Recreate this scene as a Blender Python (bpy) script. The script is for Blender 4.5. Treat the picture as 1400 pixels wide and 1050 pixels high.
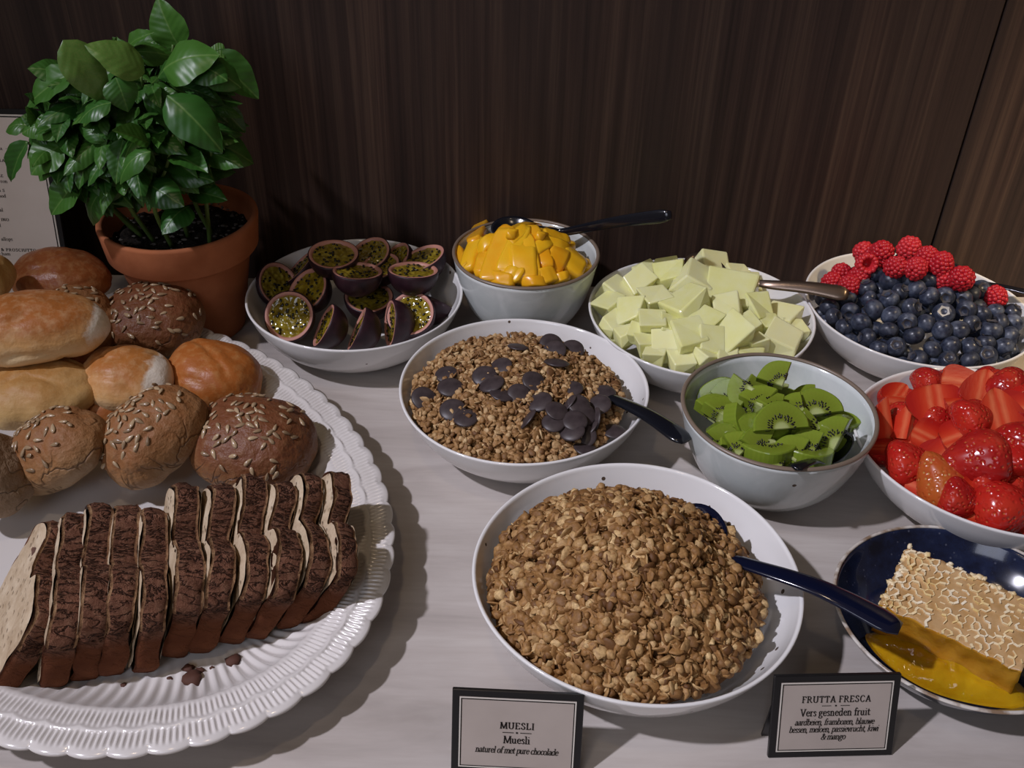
import bpy, bmesh, math, random
import numpy as np
from mathutils import Vector, Matrix, Quaternion, Euler, noise

random.seed(7); rng = np.random.default_rng(7)
for o in list(bpy.data.objects): bpy.data.objects.remove(o, do_unlink=True)
scn = bpy.context.scene
COL = scn.collection
PI = math.pi

# ------------------------------------------------------------------ camera
FPX = 1330.0
PITCH = math.atan(FPX / 1825.0)
ROLL = math.radians(1.4)
CAM = Vector((0, 0, 0.56))
fw = Vector((0, math.cos(PITCH), -math.sin(PITCH)))
r0 = Vector((1, 0, 0)); u0 = Vector((0, math.sin(PITCH), math.cos(PITCH)))
rt = r0 * math.cos(ROLL) + u0 * math.sin(ROLL)
up = u0 * math.cos(ROLL) - r0 * math.sin(ROLL)
cd = bpy.data.cameras.new('camera'); cam = bpy.data.objects.new('camera', cd); COL.objects.link(cam)
cd.sensor_width = 36.0; cd.lens = FPX / 1400.0 * 36.0; cd.clip_start = 0.01
m = Matrix((rt, up, -fw)).transposed().to_4x4(); m.translation = CAM
cam.matrix_world = m
scn.camera = cam

# ------------------------------------------------------------------ light
scn.view_settings.view_transform = 'Standard'; scn.view_settings.look = 'None'
scn.view_settings.gamma = 1.0; scn.view_settings.use_curve_mapping = False
scn.view_settings.exposure = 0.0
w = bpy.data.worlds.new('room_ambience'); scn.world = w; w.use_nodes = True
w.node_tree.nodes['Background'].inputs[0].default_value = (1.0, 0.76, 0.54, 1)
w.node_tree.nodes['Background'].inputs[1].default_value = 0.075

def aim(o, target):
    o.rotation_euler = (Vector(target) - o.location).to_track_quat('-Z', 'Y').to_euler()
def spot(name, loc, target, watts, color, cone, blend, size):
    l = bpy.data.lights.new(name, 'SPOT'); l.energy = watts; l.color = color
    l.spot_size = math.radians(cone); l.spot_blend = blend; l.shadow_soft_size = size
    o = bpy.data.objects.new(name, l); COL.objects.link(o); o.location = loc; aim(o, target); return o
def area(name, loc, target, watts, color, sx, sy):
    l = bpy.data.lights.new(name, 'AREA'); l.energy = watts; l.color = color
    l.shape = 'RECTANGLE'; l.size = sx; l.size_y = sy
    o = bpy.data.objects.new(name, l); COL.objects.link(o); o.location = loc; aim(o, target); return o
spot('ceiling_spot_key', (-1.9, -0.25, 2.7), (0.24, 0.44, 0.0), 350, (0.885, 0.865, 1.0), 31, 1.0, 0.06)
spot('ceiling_spot_bread', (-0.35, 0.15, 1.9), (-0.32, 0.60, 0.0), 9, (1.0, 0.76, 0.52), 50, 1.0, 0.06)
spot('ceiling_spot_warm', (1.30, 0.20, 1.7), (0.92, 0.97, 0.22), 165, (1.0, 0.76, 0.46), 42, 1.0, 0.05)
area('window_daylight', (-0.9, -1.7, 1.5), (0.0, 0.5, 0.0), 12, (0.80, 0.84, 1.0), 1.1, 1.0)

# ------------------------------------------------------------------ helpers
def ray(x, y): return fw + rt * ((x - 700) / FPX) - up * ((y - 525) / FPX)
def at(x, y, z=0.0):
    d = ray(x, y); return CAM + d * ((z - CAM.z) / d.z)
def aty(x, y, Y):
    d = ray(x, y); return CAM + d * (Y / d.y)
def proj(p):
    v = p - CAM; d = v.dot(fw); return 700 + FPX * v.dot(rt) / d, 525 - FPX * v.dot(up) / d
def on(x, y, hf, zmax=0.2):
    d = ray(x, y); t = (zmax - CAM.z) / d.z
    for _ in range(900):
        p = CAM + d * t
        if p.z <= hf(p.x, p.y): return p
        t += 0.0008
    return p

def tag(o, label=None, cat=None, group=None, kind=None):
    if label: o['label'] = label
    if cat: o['category'] = cat
    if group: o['group'] = group
    if kind: o['kind'] = kind
    return o
def mesh(name, V, F, mats, smooth=True, mi=None):
    me = bpy.data.meshes.new(name)
    me.from_pydata([tuple(v) for v in V], [], [tuple(f) for f in F])
    for mt in (mats if isinstance(mats, (list, tuple)) else [mats]): me.materials.append(mt)
    if smooth: me.polygons.foreach_set('use_smooth', [True] * len(me.polygons))
    if mi is not None: me.polygons.foreach_set('material_index', list(mi))
    me.update(); return me
def link(name, me, parent=None, loc=(0, 0, 0), rot=None, scale=None):
    o = bpy.data.objects.new(name, me); COL.objects.link(o)
    o.parent = parent; o.location = loc
    if rot is not None:
        if isinstance(rot, Quaternion): o.rotation_mode = 'QUATERNION'; o.rotation_quaternion = rot
        else: o.rotation_euler = rot
    if scale is not None: o.scale = (scale,) * 3 if isinstance(scale, (int, float)) else scale
    return o
def obj(name, V, F, mats, parent=None, loc=(0, 0, 0), rot=None, smooth=True, mi=None, scale=None):
    return link(name, mesh(name, V, F, mats, smooth, mi), parent, loc, rot, scale)
def empty(name, loc, rot=None):
    o = bpy.data.objects.new(name, None); COL.objects.link(o); o.location = loc; o.empty_display_size = .02
    if rot is not None:
        if isinstance(rot, Quaternion): o.rotation_mode = 'QUATERNION'; o.rotation_quaternion = rot
        else: o.rotation_euler = rot
    return o
def copy_tree(o, parent=None):
    c = o.copy(); COL.objects.link(c); c.parent = parent
    for ch in o.children: copy_tree(ch, c)
    return c
def frame(n, xdir=None, spin=None):
    """quaternion whose local z is n and local x is near xdir"""
    n = Vector(n).normalized()
    if xdir is None: xdir = Vector((1, 0, 0)) if abs(n.x) < .9 else Vector((0, 1, 0))
    x = Vector(xdir); x = (x - n * x.dot(n)).normalized(); y = n.cross(x)
    q = Matrix((x, y, n)).transposed().to_quaternion()
    if spin: q = q @ Quaternion((0, 0, 1), spin)
    return q
def lathe(prof, n=96, pert=None, close=True):
    V = []; F = []; rows = []
    for (r, z) in prof:
        if r < 1e-6: rows.append([len(V)]); V.append((0, 0, z)); continue
        row = []
        for k in range(n):
            a = 2 * PI * k / n; rr = r * (pert(a, r, z) if pert else 1)
            row.append(len(V)); V.append((rr * math.cos(a), rr * math.sin(a), z))
        rows.append(row)
    for A, B in zip(rows[:-1], rows[1:]):
        for k in range(n):
            a, b = A[k % len(A)], A[(k + 1) % len(A)]; c, d = B[(k + 1) % len(B)], B[k % len(B)]
            f = []
            for q in (a, b, c, d):
                if q not in f: f.append(q)
            if len(f) > 2: F.append(f)
    return V, F
def smooth_path(P, n):
    P = [Vector(p) for p in P]; out = []
    Q = [P[0] * 2 - P[1]] + P + [P[-1] * 2 - P[-2]]
    S = len(P) - 1
    for i in range(n + 1):
        t = i / n * S; k = min(int(t), S - 1); u = t - k
        a, b, c, d = Q[k:k + 4]
        out.append(.5 * ((2 * b) + (c - a) * u + (2 * a - 5 * b + 4 * c - d) * u * u + (3 * b - a - 3 * c + d) * u ** 3))
    return out
def tube(path, rad, n=8, squash=1.0, upv=(0, 0, 1)):
    """rad: function of t -> half width ; squash: thickness/width"""
    V = []; F = []; N = len(path)
    for i, p in enumerate(path):
        t = (path[min(i + 1, N - 1)] - path[max(i - 1, 0)]).normalized()
        s = t.cross(Vector(upv)).normalized(); u = s.cross(t)
        r = rad(i / (N - 1)); q = squash(i / (N - 1)) if callable(squash) else squash
        for k in range(n):
            a = 2 * PI * k / n
            V.append(p + s * (r * math.cos(a)) + u * (r * q * math.sin(a)))
    for i in range(N - 1):
        for k in range(n):
            F.append((i * n + k, i * n + (k + 1) % n, (i + 1) * n + (k + 1) % n, (i + 1) * n + k))
    F.append(tuple(range(n))[::-1]); F.append(tuple((N - 1) * n + k for k in range(n)))
    return V, F
def box(cx, cy, cz, sx, sy, sz):
    V = [(cx + a * sx / 2, cy + b * sy / 2, cz + c * sz / 2) for a in (-1, 1) for b in (-1, 1) for c in (-1, 1)]
    return V, [(0, 1, 3, 2), (4, 6, 7, 5), (0, 4, 5, 1), (2, 3, 7, 6), (0, 2, 6, 4), (1, 5, 7, 3)]
def bevelled(V, F, w, seg=2):
    bm = bmesh.new(); vs = [bm.verts.new(v) for v in V]
    for f in F: bm.faces.new([vs[i] for i in f])
    bmesh.ops.recalc_face_normals(bm, faces=bm.faces[:])
    bmesh.ops.bevel(bm, geom=bm.edges[:], offset=w, segments=seg, affect='EDGES', profile=.5)
    bm.verts.ensure_lookup_table(); bm.verts.index_update()
    V2 = [v.co.copy() for v in bm.verts]; F2 = [[v.index for v in f.verts] for f in bm.faces]; bm.free()
    return V2, F2
def merge(parts):
    V = []; F = []; M = []
    for k, (v, f) in enumerate(parts):
        b = len(V); V += list(v); F += [[i + b for i in q] for q in f]; M += [k] * len(f)
    return V, F, M
def ico(sub):
    bm = bmesh.new(); bmesh.ops.create_icosphere(bm, subdivisions=sub, radius=1)
    bm.verts.ensure_lookup_table()
    V = np.array([v.co[:] for v in bm.verts]); F = np.array([[v.index for v in f.verts] for f in bm.faces]); bm.free()
    return V, F
ICO1 = ico(1); ICO2 = ico(2); ICO3 = ico(3); NV2 = len(ICO2[0])
def mesh_np(name, V, T, mat, col=None, smooth=True):
    me = bpy.data.meshes.new(name); nv, nt = len(V), len(T)
    me.vertices.add(nv); me.vertices.foreach_set('co', np.asarray(V, np.float32).ravel())
    me.loops.add(nt * 3); me.loops.foreach_set('vertex_index', np.asarray(T, np.int32).ravel())
    me.polygons.add(nt); me.polygons.foreach_set('loop_start', np.arange(0, nt * 3, 3, dtype=np.int32))
    me.polygons.foreach_set('use_smooth', np.full(nt, smooth))
    me.materials.append(mat)
    if col is not None:
        a = me.color_attributes.new('tint', 'FLOAT_COLOR', 'POINT')
        a.data.foreach_set('color', np.c_[np.repeat(col[:, None], 3, 1), np.ones(len(col))].astype(np.float32).ravel())
    me.update(); me.validate(); return me
def nz(p, s): return noise.noise(Vector(p) * s)

# ------------------------------------------------------------------ materials
class NT:
    def __init__(s, name, rough=.5, spec=.5, **kw):
        s.m = bpy.data.materials.new(name); s.m.use_nodes = True; s.t = s.m.node_tree
        s.b = s.t.nodes['Principled BSDF']; s.b.inputs['Roughness'].default_value = rough
        s.b.inputs['Specular IOR Level'].default_value = spec
        for k, v in kw.items(): s.b.inputs[k.replace('_', ' ')].default_value = v
        s.co = {}
    def n(s, t, **kw):
        x = s.t.nodes.new(t)
        for k, v in kw.items(): setattr(x, k, v)
        return x
    def put(s, sock, v):
        if isinstance(v, bpy.types.NodeSocket): s.t.links.new(v, sock)
        elif isinstance(v, (tuple, list)) and len(v) == 3 and sock.type == 'RGBA': sock.default_value = (*v, 1)
        else: sock.default_value = v
    def coord(s, kind='Object', scale=(1, 1, 1), rot=(0, 0, 0)):
        c = s.n('ShaderNodeTexCoord'); mp = s.n('ShaderNodeMapping')
        s.t.links.new(c.outputs[kind], mp.inputs[0]); mp.inputs['Scale'].default_value = scale; mp.inputs['Rotation'].default_value = rot
        return mp.outputs[0]
    def noise(s, vec, scale, detail=4, rough=.55, dist=0):
        x = s.n('ShaderNodeTexNoise'); s.put(x.inputs['Vector'], vec)
        x.inputs['Scale'].default_value = scale; x.inputs['Detail'].default_value = detail
        x.inputs['Roughness'].default_value = rough; x.inputs['Distortion'].default_value = dist
        return x.outputs[0]
    def voro(s, vec, scale, feature='F1', out='Distance', rnd=1):
        x = s.n('ShaderNodeTexVoronoi', feature=feature); s.put(x.inputs['Vector'], vec); x.inputs['Scale'].default_value = scale
        x.inputs['Randomness'].default_value = rnd
        return x.outputs[out]
    def ramp(s, fac, stops, interp='LINEAR'):
        x = s.n('ShaderNodeValToRGB'); s.put(x.inputs[0], fac); e = x.color_ramp.elements; x.color_ramp.interpolation = interp
        while len(e) < len(stops): e.new(.5)
        for q, (p, c) in zip(e, stops):
            q.position = p; q.color = (*c, 1) if isinstance(c, (tuple, list)) else (c, c, c, 1)
        return x.outputs[0]
    def mix(s, fac, a, b, blend='MIX'):
        x = s.n('ShaderNodeMix', data_type='RGBA', blend_type=blend)
        s.put(x.inputs[0], fac); s.put(x.inputs[6], a); s.put(x.inputs[7], b); return x.outputs[2]
    def math(s, op, a, b=0, c=0):
        x = s.n('ShaderNodeMath', operation=op); s.put(x.inputs[0], a); s.put(x.inputs[1], b); s.put(x.inputs[2], c); return x.outputs[0]
    def sep(s, v):
        x = s.n('ShaderNodeSeparateXYZ'); s.put(x.inputs[0], v); return x.outputs
    def rand(s): return s.n('ShaderNodeObjectInfo').outputs['Random']
    def attr(s, name): return s.n('ShaderNodeAttribute', attribute_name=name).outputs['Color']
    def col(s, c): s.put(s.b.inputs['Base Color'], c); return s
    def rough(s, c): s.put(s.b.inputs['Roughness'], c); return s
    def bump(s, h, strength=.3, dist=.001):
        x = s.n('ShaderNodeBump'); s.put(x.inputs['Height'], h); x.inputs['Strength'].default_value = strength; x.inputs['Distance'].default_value = dist
        s.t.links.new(x.outputs[0], s.b.inputs['Normal']); return s
    def sss(s, wt, rad, scale):
        s.b.inputs['Subsurface Weight'].default_value = wt; s.b.inputs['Subsurface Radius'].default_value = rad; s.b.inputs['Subsurface Scale'].default_value = scale; return s
def plain(name, c, rough=.5, spec=.5, **kw):
    return NT(name, rough, spec, **kw).col(c).m
M = {}
# table: pale stone-look laminate with soft grain streaks
t = NT('table_laminate', .42, .4); v = t.coord(scale=(1.3, 7, 1)); a = t.noise(v, 3.0, 8, .6, .6); b = t.noise(t.coord(scale=(3, 40, 1)), 6, 5)
c = t.ramp(a, [(.3, (.37, .33, .30)), (.5, (.48, .435, .40)), (.7, (.56, .52, .48))])
c = t.mix(t.ramp(b, [(.45, 0.), (.75, .35)]), c, (.40, .35, .31)); t.col(c); t.rough(t.ramp(a, [(.3, .36), (.7, .5)])); M['table'] = t.m
# dark wood veneer
t = NT('dark_wood_veneer', .5, .35); a = t.noise(t.coord(scale=(60, 60, .9)), 1.6, 6, .65); b = t.noise(t.coord(scale=(14, 14, .25)), 1.2, 4, .5); d = t.noise(t.coord(scale=(240, 240, 2.5)), 1.5, 3)
c = t.ramp(a, [(.3, (.020, .011, .008)), (.5, (.052, .029, .021)), (.72, (.125, .076, .050))])
c = t.mix(t.ramp(b, [(.3, .75), (.7, 0.)]), c, (.024, .016, .014)); c = t.mix(t.ramp(d, [(.5, 0.), (.75, .5)]), c, (.013, .008, .006))
t.col(c); t.bump(a, .15, .0006); M['wood'] = t.m
def glaze(name, base, dots=(.10, .07, .05), scale=75, thr=.80, rough=.12, tint=None):
    t = NT(name, rough, .5, Coat_Weight=.25, Coat_Roughness=.05); v = t.coord()
    cell = t.sep(t.voro(v, scale, out='Color'))[0]; dist = t.voro(v, scale)
    sel = t.math('MULTIPLY', t.math('GREATER_THAN', cell, thr), t.math('LESS_THAN', dist, .14))
    c = base
    if tint: c = t.mix(t.ramp(t.noise(v, 18, 4, .6, 1.5), [(.4, 0.), (.65, 1.)]), base, tint)
    c = t.mix(sel, c, dots); t.col(c); return t.m
M['white_glaze'] = glaze('speckled_white_glaze', (.80, .79, .77))
M['celadon'] = glaze('pale_celadon_glaze', (.62, .66, .64), thr=.97, tint=(.72, .75, .73))
M['rim_brown'] = plain('bare_clay_rim', (.20, .15, .11), .35)
t = NT('dark_blue_glaze', .14, .5, Coat_Weight=.3); v = t.coord(); a = t.noise(v, 55, 6, .7); b = t.voro(v, 160)
c = t.ramp(a, [(.35, (.004, .006, .018)), (.6, (.010, .017, .050)), (.8, (.05, .06, .09))]); c = t.mix(t.ramp(b, [(.05, .45), (.16, 0.)]), c, (.16, .17, .22)); t.col(c); M['blue_glaze'] = t.m
t = NT('creamy_porcelain', .16, .5, Coat_Weight=.2); t.col((.68, .65, .62)); M['porcelain'] = t.m
t = NT('terracotta', .85, .2); v = t.coord(); a = t.noise(v, 30, 6, .6); t.col(t.ramp(a, [(.3, (.36, .115, .045)), (.7, (.47, .165, .07))])); t.bump(t.noise(v, 400, 3), .15, .0005); M['terracotta'] = t.m
t = NT('potting_soil', .9, .2); v = t.coord(); a = t.noise(v, 220, 5, .7); t.col(t.ramp(a, [(.4, (.008, .006, .005)), (.62, (.03, .022, .016)), (.75, (.16, .14, .12))])); t.bump(a, 1., .004); M['soil'] = t.m
t = NT('basil_leaf', .38, .45); g = t.coord('Generated'); s = t.sep(g)
ay = t.math('ABSOLUTE', t.math('SUBTRACT', s[1], .5))
vein = t.math('SINE', t.math('MULTIPLY', t.math('SUBTRACT', s[0], t.math('MULTIPLY', ay, .55)), 46.))
mid = t.ramp(ay, [(.0, 1.), (.035, 0.)])
nn = t.noise(t.coord(), 60, 4)
c = t.mix(t.rand(), (.022, .090, .012), (.060, .165, .020)); c = t.mix(t.math('MULTIPLY', nn, .5), c, (.03, .12, .02)); c = t.mix(t.math('MULTIPLY', mid, .5), c, (.16, .28, .07))
t.col(c); t.bump(t.math('ADD', t.math('MULTIPLY', vein, .5), t.math('MULTIPLY', mid, -1.)), .20, .0007); t.b.inputs['Transmission Weight'].default_value = 0; M['leaf'] = t.m
t = NT('olive_basil_leaf', .36, .5); g = t.coord('Generated'); s = t.sep(g); ay = t.math('ABSOLUTE', t.math('SUBTRACT', s[1], .5)); vein = t.math('SINE', t.math('MULTIPLY', t.math('SUBTRACT', s[0], t.math('MULTIPLY', ay, .55)), 46.))
c = t.mix(t.ramp(t.noise(t.coord(), 40, 3), [(.35, 0.), (.7, 1.)]), (.085, .19, .030), (.12, .20, .040)); t.col(c); t.bump(vein, .10, .0006); M['leaf_olive'] = t.m
M['stem'] = plain('basil_stem', (.11, .20, .045), .5)
M['black'] = plain('black_acrylic', (.006, .006, .007), .3)
M['ink'] = plain('printed_ink', (.012, .010, .009), .7, .1)
t = NT('cream_card', .75, .2); t.col(t.ramp(t.noise(t.coord(), 25, 3), [(.3, (.70, .62, .55)), (.7, (.76, .68, .61))])); M['card'] = t.m
t = NT('warm_grey_card', .75, .2); t.col(t.ramp(t.noise(t.coord(), 25, 3), [(.3, (.40, .345, .305)), (.7, (.46, .40, .355))])); M['card_grey'] = t.m
M['card_white'] = plain('card_border', (.66, .62, .55), .6)
M['spoon_black'] = plain('black_lacquered_metal', (.006, .007, .011), .16, .6)
M['spoon_navy'] = plain('dark_navy_metal', (.0035, .0055, .020), .12, .7)
M['spoon_bronze'] = plain('dark_bronze_metal', (.23, .17, .13), .28, .5, Metallic=.9)

def granola_mat(name, lo, mid, hi):
    t = NT(name, .6, .35); a = t.attr('tint'); n = t.noise(t.coord(), 500, 4)
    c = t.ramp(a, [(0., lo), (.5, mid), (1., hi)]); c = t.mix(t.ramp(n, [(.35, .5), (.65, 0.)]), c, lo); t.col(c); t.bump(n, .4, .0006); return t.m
M['granola'] = granola_mat('toasted_granola', (.12, .050, .014), (.39, .205, .068), (.78, .55, .26))
M['granola_light'] = granola_mat('chocolate_bowl_granola', (.14, .062, .020), (.42, .235, .090), (.78, .57, .30))
t = NT('dark_chocolate', .42, .4); t.col(t.ramp(t.noise(t.coord('Object'), 140, 3), [(.3, (.036, .026, .027)), (.7, (.066, .050, .050))])); M['choc'] = t.m
# fruit
t = NT('melon_flesh', .24, .5); n = t.noise(t.coord(), 70, 4); c = t.mix(t.rand(), (.74, .74, .27), (.84, .82, .42)); t.col(t.mix(t.ramp(n, [(.35, .0), (.7, .6)]), c, (.83, .84, .52))); t.sss(.35, (1., .9, .4), .006); t.bump(n, .1, .0008); M['melon'] = t.m
t = NT('mango_flesh', .28, .5); n = t.noise(t.coord(), 60, 4); c = t.mix(t.rand(), (.84, .34, .006), (.90, .50, .012)); t.col(t.mix(t.ramp(n, [(.35, 0.), (.75, .6)]), c, (.90, .56, .03))); t.sss(.2, (1., .6, .1), .004); t.bump(n, .15, .001); M['mango'] = t.m
t = NT('kiwi_flesh', .2, .5); s = t.sep(t.coord()); r = t.math('SQRT', t.math('ADD', t.math('MULTIPLY', s[0], s[0]), t.math('MULTIPLY', s[1], s[1])))
ang = t.math('ARCTAN2', s[1], s[0]); st = t.math('SINE', t.math('MULTIPLY', ang, 34.))
rr = t.math('ADD', t.math('MULTIPLY', r, 42.), t.math('MULTIPLY', st, .03))
t.col(t.ramp(rr, [(.0, (.46, .50, .22)), (.2, (.40, .46, .17)), (.30, (.185, .225, .028)), (.55, (.18, .235, .022)), (.86, (.21, .28, .028)), (1., (.17, .24, .022))])); t.sss(.25, (.5, 1., .2), .004); t.bump(t.noise(t.coord(), 120, 3), .15, .001); M['kiwi'] = t.m
M['kiwi_seed'] = plain('kiwi_seed', (.008, .006, .006), .25)
t = NT('passion_skin', .42, .4); n = t.noise(t.coord(), 90, 4); t.col(t.ramp(n, [(.3, (.016, .006, .010)), (.6, (.035, .012, .018)), (.8, (.075, .032, .036))])); t.bump(n, .2, .0008); M['pf_skin'] = t.m
M['pf_pith'] = plain('passion_pith', (.52, .24, .18), .5)
t = NT('passion_pulp', .12, .6); n = t.noise(t.coord(), 130, 3); t.col(t.ramp(n, [(.3, (.13, .085, .006)), (.55, (.27, .20, .015)), (.75, (.38, .32, .05))])); t.bump(t.voro(t.coord(), 220), .8, .0015); M['pf_pulp'] = t.m
M['pf_seed'] = plain('passion_seed', (.012, .010, .006), .15)
t = NT('strawberry_skin', .2, .55); v = t.coord(); d = t.voro(v, 330); n = t.noise(v, 70, 3)
c = t.mix(t.rand(), (.36, .010, .010), (.52, .018, .012)); c = t.mix(t.ramp(n, [(.45, 0.), (.8, .55)]), c, (.66, .06, .025)); c = t.mix(t.ramp(d, [(.12, .7), (.22, 0.)]), c, (.58, .18, .05)); t.col(c); t.bump(t.ramp(d, [(.1, 0.), (.5, 1.)]), .6, .0012); t.sss(.1, (1, .2, .1), .003); M['sb_skin'] = t.m
t = NT('underripe_strawberry_skin', .22, .5); v = t.coord(); d = t.voro(v, 330); c = t.mix(t.ramp(t.noise(v, 60, 3), [(.35, 0.), (.7, 1.)]), (.46, .12, .02), (.48, .06, .02)); t.col(t.mix(t.ramp(d, [(.14, .8), (.26, 0.)]), c, (.55, .32, .1))); t.bump(t.ramp(d, [(.1, 0.), (.5, 1.)]), .5, .0012); M['sb_orange'] = t.m
t = NT('strawberry_flesh', .36, .45); s = t.sep(t.coord()); ax = t.math('ABSOLUTE', s[1]); n = t.noise(t.coord(scale=(1, 3, 1)), 120, 4)
k = t.math('ADD', t.math('MULTIPLY', t.math('ABSOLUTE', t.math('SUBTRACT', ax, .0028)), 95.), t.math('MULTIPLY', t.math('SUBTRACT', n, .5), .25))
t.col(t.ramp(k, [(.0, (.70, .15, .060)), (.22, (.60, .050, .016)), (.6, (.50, .022, .008)), (1., (.40, .010, .006))])); t.sss(.12, (1, .25, .12), .003); t.bump(n, .25, .001); M['sb_flesh'] = t.m
t = NT('raspberry', .35, .45); t.col(t.mix(t.rand(), (.46, .012, .022), (.60, .030, .040))); t.sss(.15, (1, .2, .2), .002); M['rasp'] = t.m
t = NT('blueberry_skin', .38, .45); n = t.noise(t.coord(), 120, 4, .6); c = t.ramp(n, [(.30, (.014, .017, .030)), (.5, (.045, .056, .090)), (.72, (.14, .165, .22))]); c = t.mix(t.math('MULTIPLY', t.rand(), .6), c, (.014, .016, .026)); t.col(c); t.rough(t.ramp(n, [(.3, .22), (.7, .5)])); M['blue'] = t.m
M['calyx'] = plain('blueberry_calyx', (.055, .05, .055), .7)
M['calyx_pale'] = plain('pale_calyx_scar', (.55, .52, .46), .6)
# bread
def crust(name, top, midc, low, crack=0., z0=.15, z1=.75, tip=None, rough=.42, cs=60, tipx=.78):
    t = NT(name, rough + .1, .3); g = t.coord('Generated'); s = t.sep(g); v = t.coord(); n = t.noise(v, 28, 5, .6)
    k = t.math('ADD', s[2], t.math('MULTIPLY', t.math('SUBTRACT', n, .5), .45))
    c = t.ramp(k, [(z0, low), ((z0 + z1) / 2, midc), (z1, top)])
    if tip:
        kk = t.math('ADD', s[0], t.math('MULTIPLY', t.math('SUBTRACT', n, .5), .5)); c = t.mix(t.ramp(kk, [(tipx, 0.), (tipx + .06, 1.)]), c, tip)
    fine = t.noise(v, 160, 4); c = t.mix(t.ramp(fine, [(.45, 0.), (.8, .3)]), c, low)
    if crack:
        cr = t.math('ABSOLUTE', t.math('SUBTRACT', t.noise(t.coord(scale=(1, 1, .7)), cs, 3, .5, 1.2), .5))
        msk = t.ramp(s[2], [(.45, 1.), (.72, .0)]); c = t.mix(t.math('MULTIPLY', msk, t.ramp(cr, [(.003, crack), (.010, 0.)])), c, tuple(x * .35 for x in midc))
        t.bump(t.math('ADD', t.math('MULTIPLY', msk, t.ramp(cr, [(.0, 0.), (.02, 1.)])), t.math('ADD', t.math('MULTIPLY', fine, 1.6), t.math('MULTIPLY', n, 2.5))), .7, .0018)
    else: t.bump(t.math('ADD', t.math('MULTIPLY', fine, .7), t.math('ADD', t.math('MULTIPLY', n, 2.), t.noise(t.coord(scale=(.5, 1.5, 1.5)), 55, 3))), .4, .002)
    t.col(c); return t.m
M['bun_gold'] = crust('glossy_milk_bun_crust', (.33, .105, .025), (.55, .25, .08), (.72, .52, .27), rough=.28, z0=.25, z1=.72)
M['bun_gold_tip'] = crust('pale_tipped_bun_crust', (.40, .15, .035), (.66, .38, .15), (.76, .58, .33), tip=(.82, .74, .62), rough=.32, z0=.3, z1=.9)
M['bun_gold_tip2'] = crust('long_bun_crust', (.36, .125, .03), (.66, .38, .15), (.78, .60, .35), tip=(.84, .76, .64), rough=.30, z0=.34, z1=.85, tipx=.92)
M['bun_orange'] = crust('orange_bun_crust', (.36, .11, .022), (.46, .165, .035), (.62, .40, .16), rough=.28, z0=.05, z1=.55)
M['bun_brown'] = crust('glossy_brown_bun_crust', (.22, .065, .018), (.33, .12, .035), (.56, .35, .15), rough=.26, z0=.05, z1=.6)
M['bun_yellow'] = crust('pale_yellow_bun_crust', (.40, .19, .05), (.56, .36, .14), (.66, .48, .24), rough=.4, z0=.2, z1=1.)
M['whole'] = crust('wholegrain_bun_crust', (.25, .105, .036), (.31, .155, .060), (.36, .235, .125), crack=.8, rough=.48, cs=17)
M['whole_dark'] = crust('dark_wholegrain_crust', (.16, .055, .022), (.20, .085, .032), (.33, .19, .085), crack=.5, rough=.36, cs=18)
M['whole_grey'] = crust('floury_wholegrain_crust', (.24, .15, .085), (.27, .18, .11), (.30, .20, .12), crack=.6, rough=.6, cs=22)
t = NT('sunflower_seed', .24, .55); t.col(t.mix(t.rand(), (.24, .155, .085), (.44, .32, .19))); M['seed'] = t.m
t = NT('loaf_crust', .92, .15); v = t.coord(); n = t.noise(v, 90, 7, .72, .4); n2 = t.noise(t.coord(scale=(1.8, .6, .6)), 70, 5, .65, .8); cr = t.math('ABSOLUTE', t.math('SUBTRACT', t.noise(t.coord(scale=(.7, 1.7, 1.7)), 60, 4, .6, .6), .5))
c = t.ramp(n, [(.3, (.115, .045, .026)), (.5, (.21, .092, .054)), (.72, (.33, .175, .105))]); c = t.mix(t.ramp(n2, [(.5, 0.), (.8, .6)]), c, (.055, .020, .012)); c = t.mix(t.ramp(cr, [(.004, .9), (.022, 0.)]), c, (.018, .007, .004)); t.col(c)
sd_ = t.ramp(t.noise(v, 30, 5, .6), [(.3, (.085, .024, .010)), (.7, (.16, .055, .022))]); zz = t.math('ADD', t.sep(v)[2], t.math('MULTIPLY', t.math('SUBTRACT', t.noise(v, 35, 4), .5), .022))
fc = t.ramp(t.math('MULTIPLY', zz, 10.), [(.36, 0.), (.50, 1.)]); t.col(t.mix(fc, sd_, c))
t.bump(t.math('MULTIPLY', t.math('ADD', t.math('MULTIPLY', fc, .85), .15), t.math('ADD', t.ramp(cr, [(.0, 0.), (.05, .8)]), t.math('MULTIPLY', n, 2.2))), 1., .0035); M['loaf'] = t.m
t = NT('loaf_cut_edge', .9, .15); n = t.noise(t.coord(), 140, 5, .7); t.col(t.ramp(n, [(.35, (.11, .048, .024)), (.55, (.27, .15, .075)), (.75, (.42, .28, .15))])); t.bump(n, .9, .003); M['loaf_edge'] = t.m
t = NT('loaf_side_crust', .45, .35); v = t.coord(); n = t.noise(v, 30, 5, .6); t.col(t.ramp(n, [(.3, (.075, .020, .008)), (.7, (.15, .045, .016))])); t.bump(n, .3, .002); M['loaf_side'] = t.m
t = NT('bread_crumb', .85, .15); v = t.coord(); n = t.noise(v, 60, 6, .7); d = t.voro(v, 170); c = t.ramp(n, [(.3, (.36, .26, .16)), (.55, (.52, .41, .28)), (.75, (.62, .52, .38))]); c = t.mix(t.ramp(d, [(.1, .7), (.22, 0.)]), c, (.25, .15, .08)); t.col(c); t.bump(t.math('ADD', n, t.ramp(d, [(.1, 0.), (.3, 1.)])), .8, .002); M['crumb'] = t.m
M['crumb_dark'] = plain('dark_crumb', (.075, .026, .014), .8)
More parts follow.
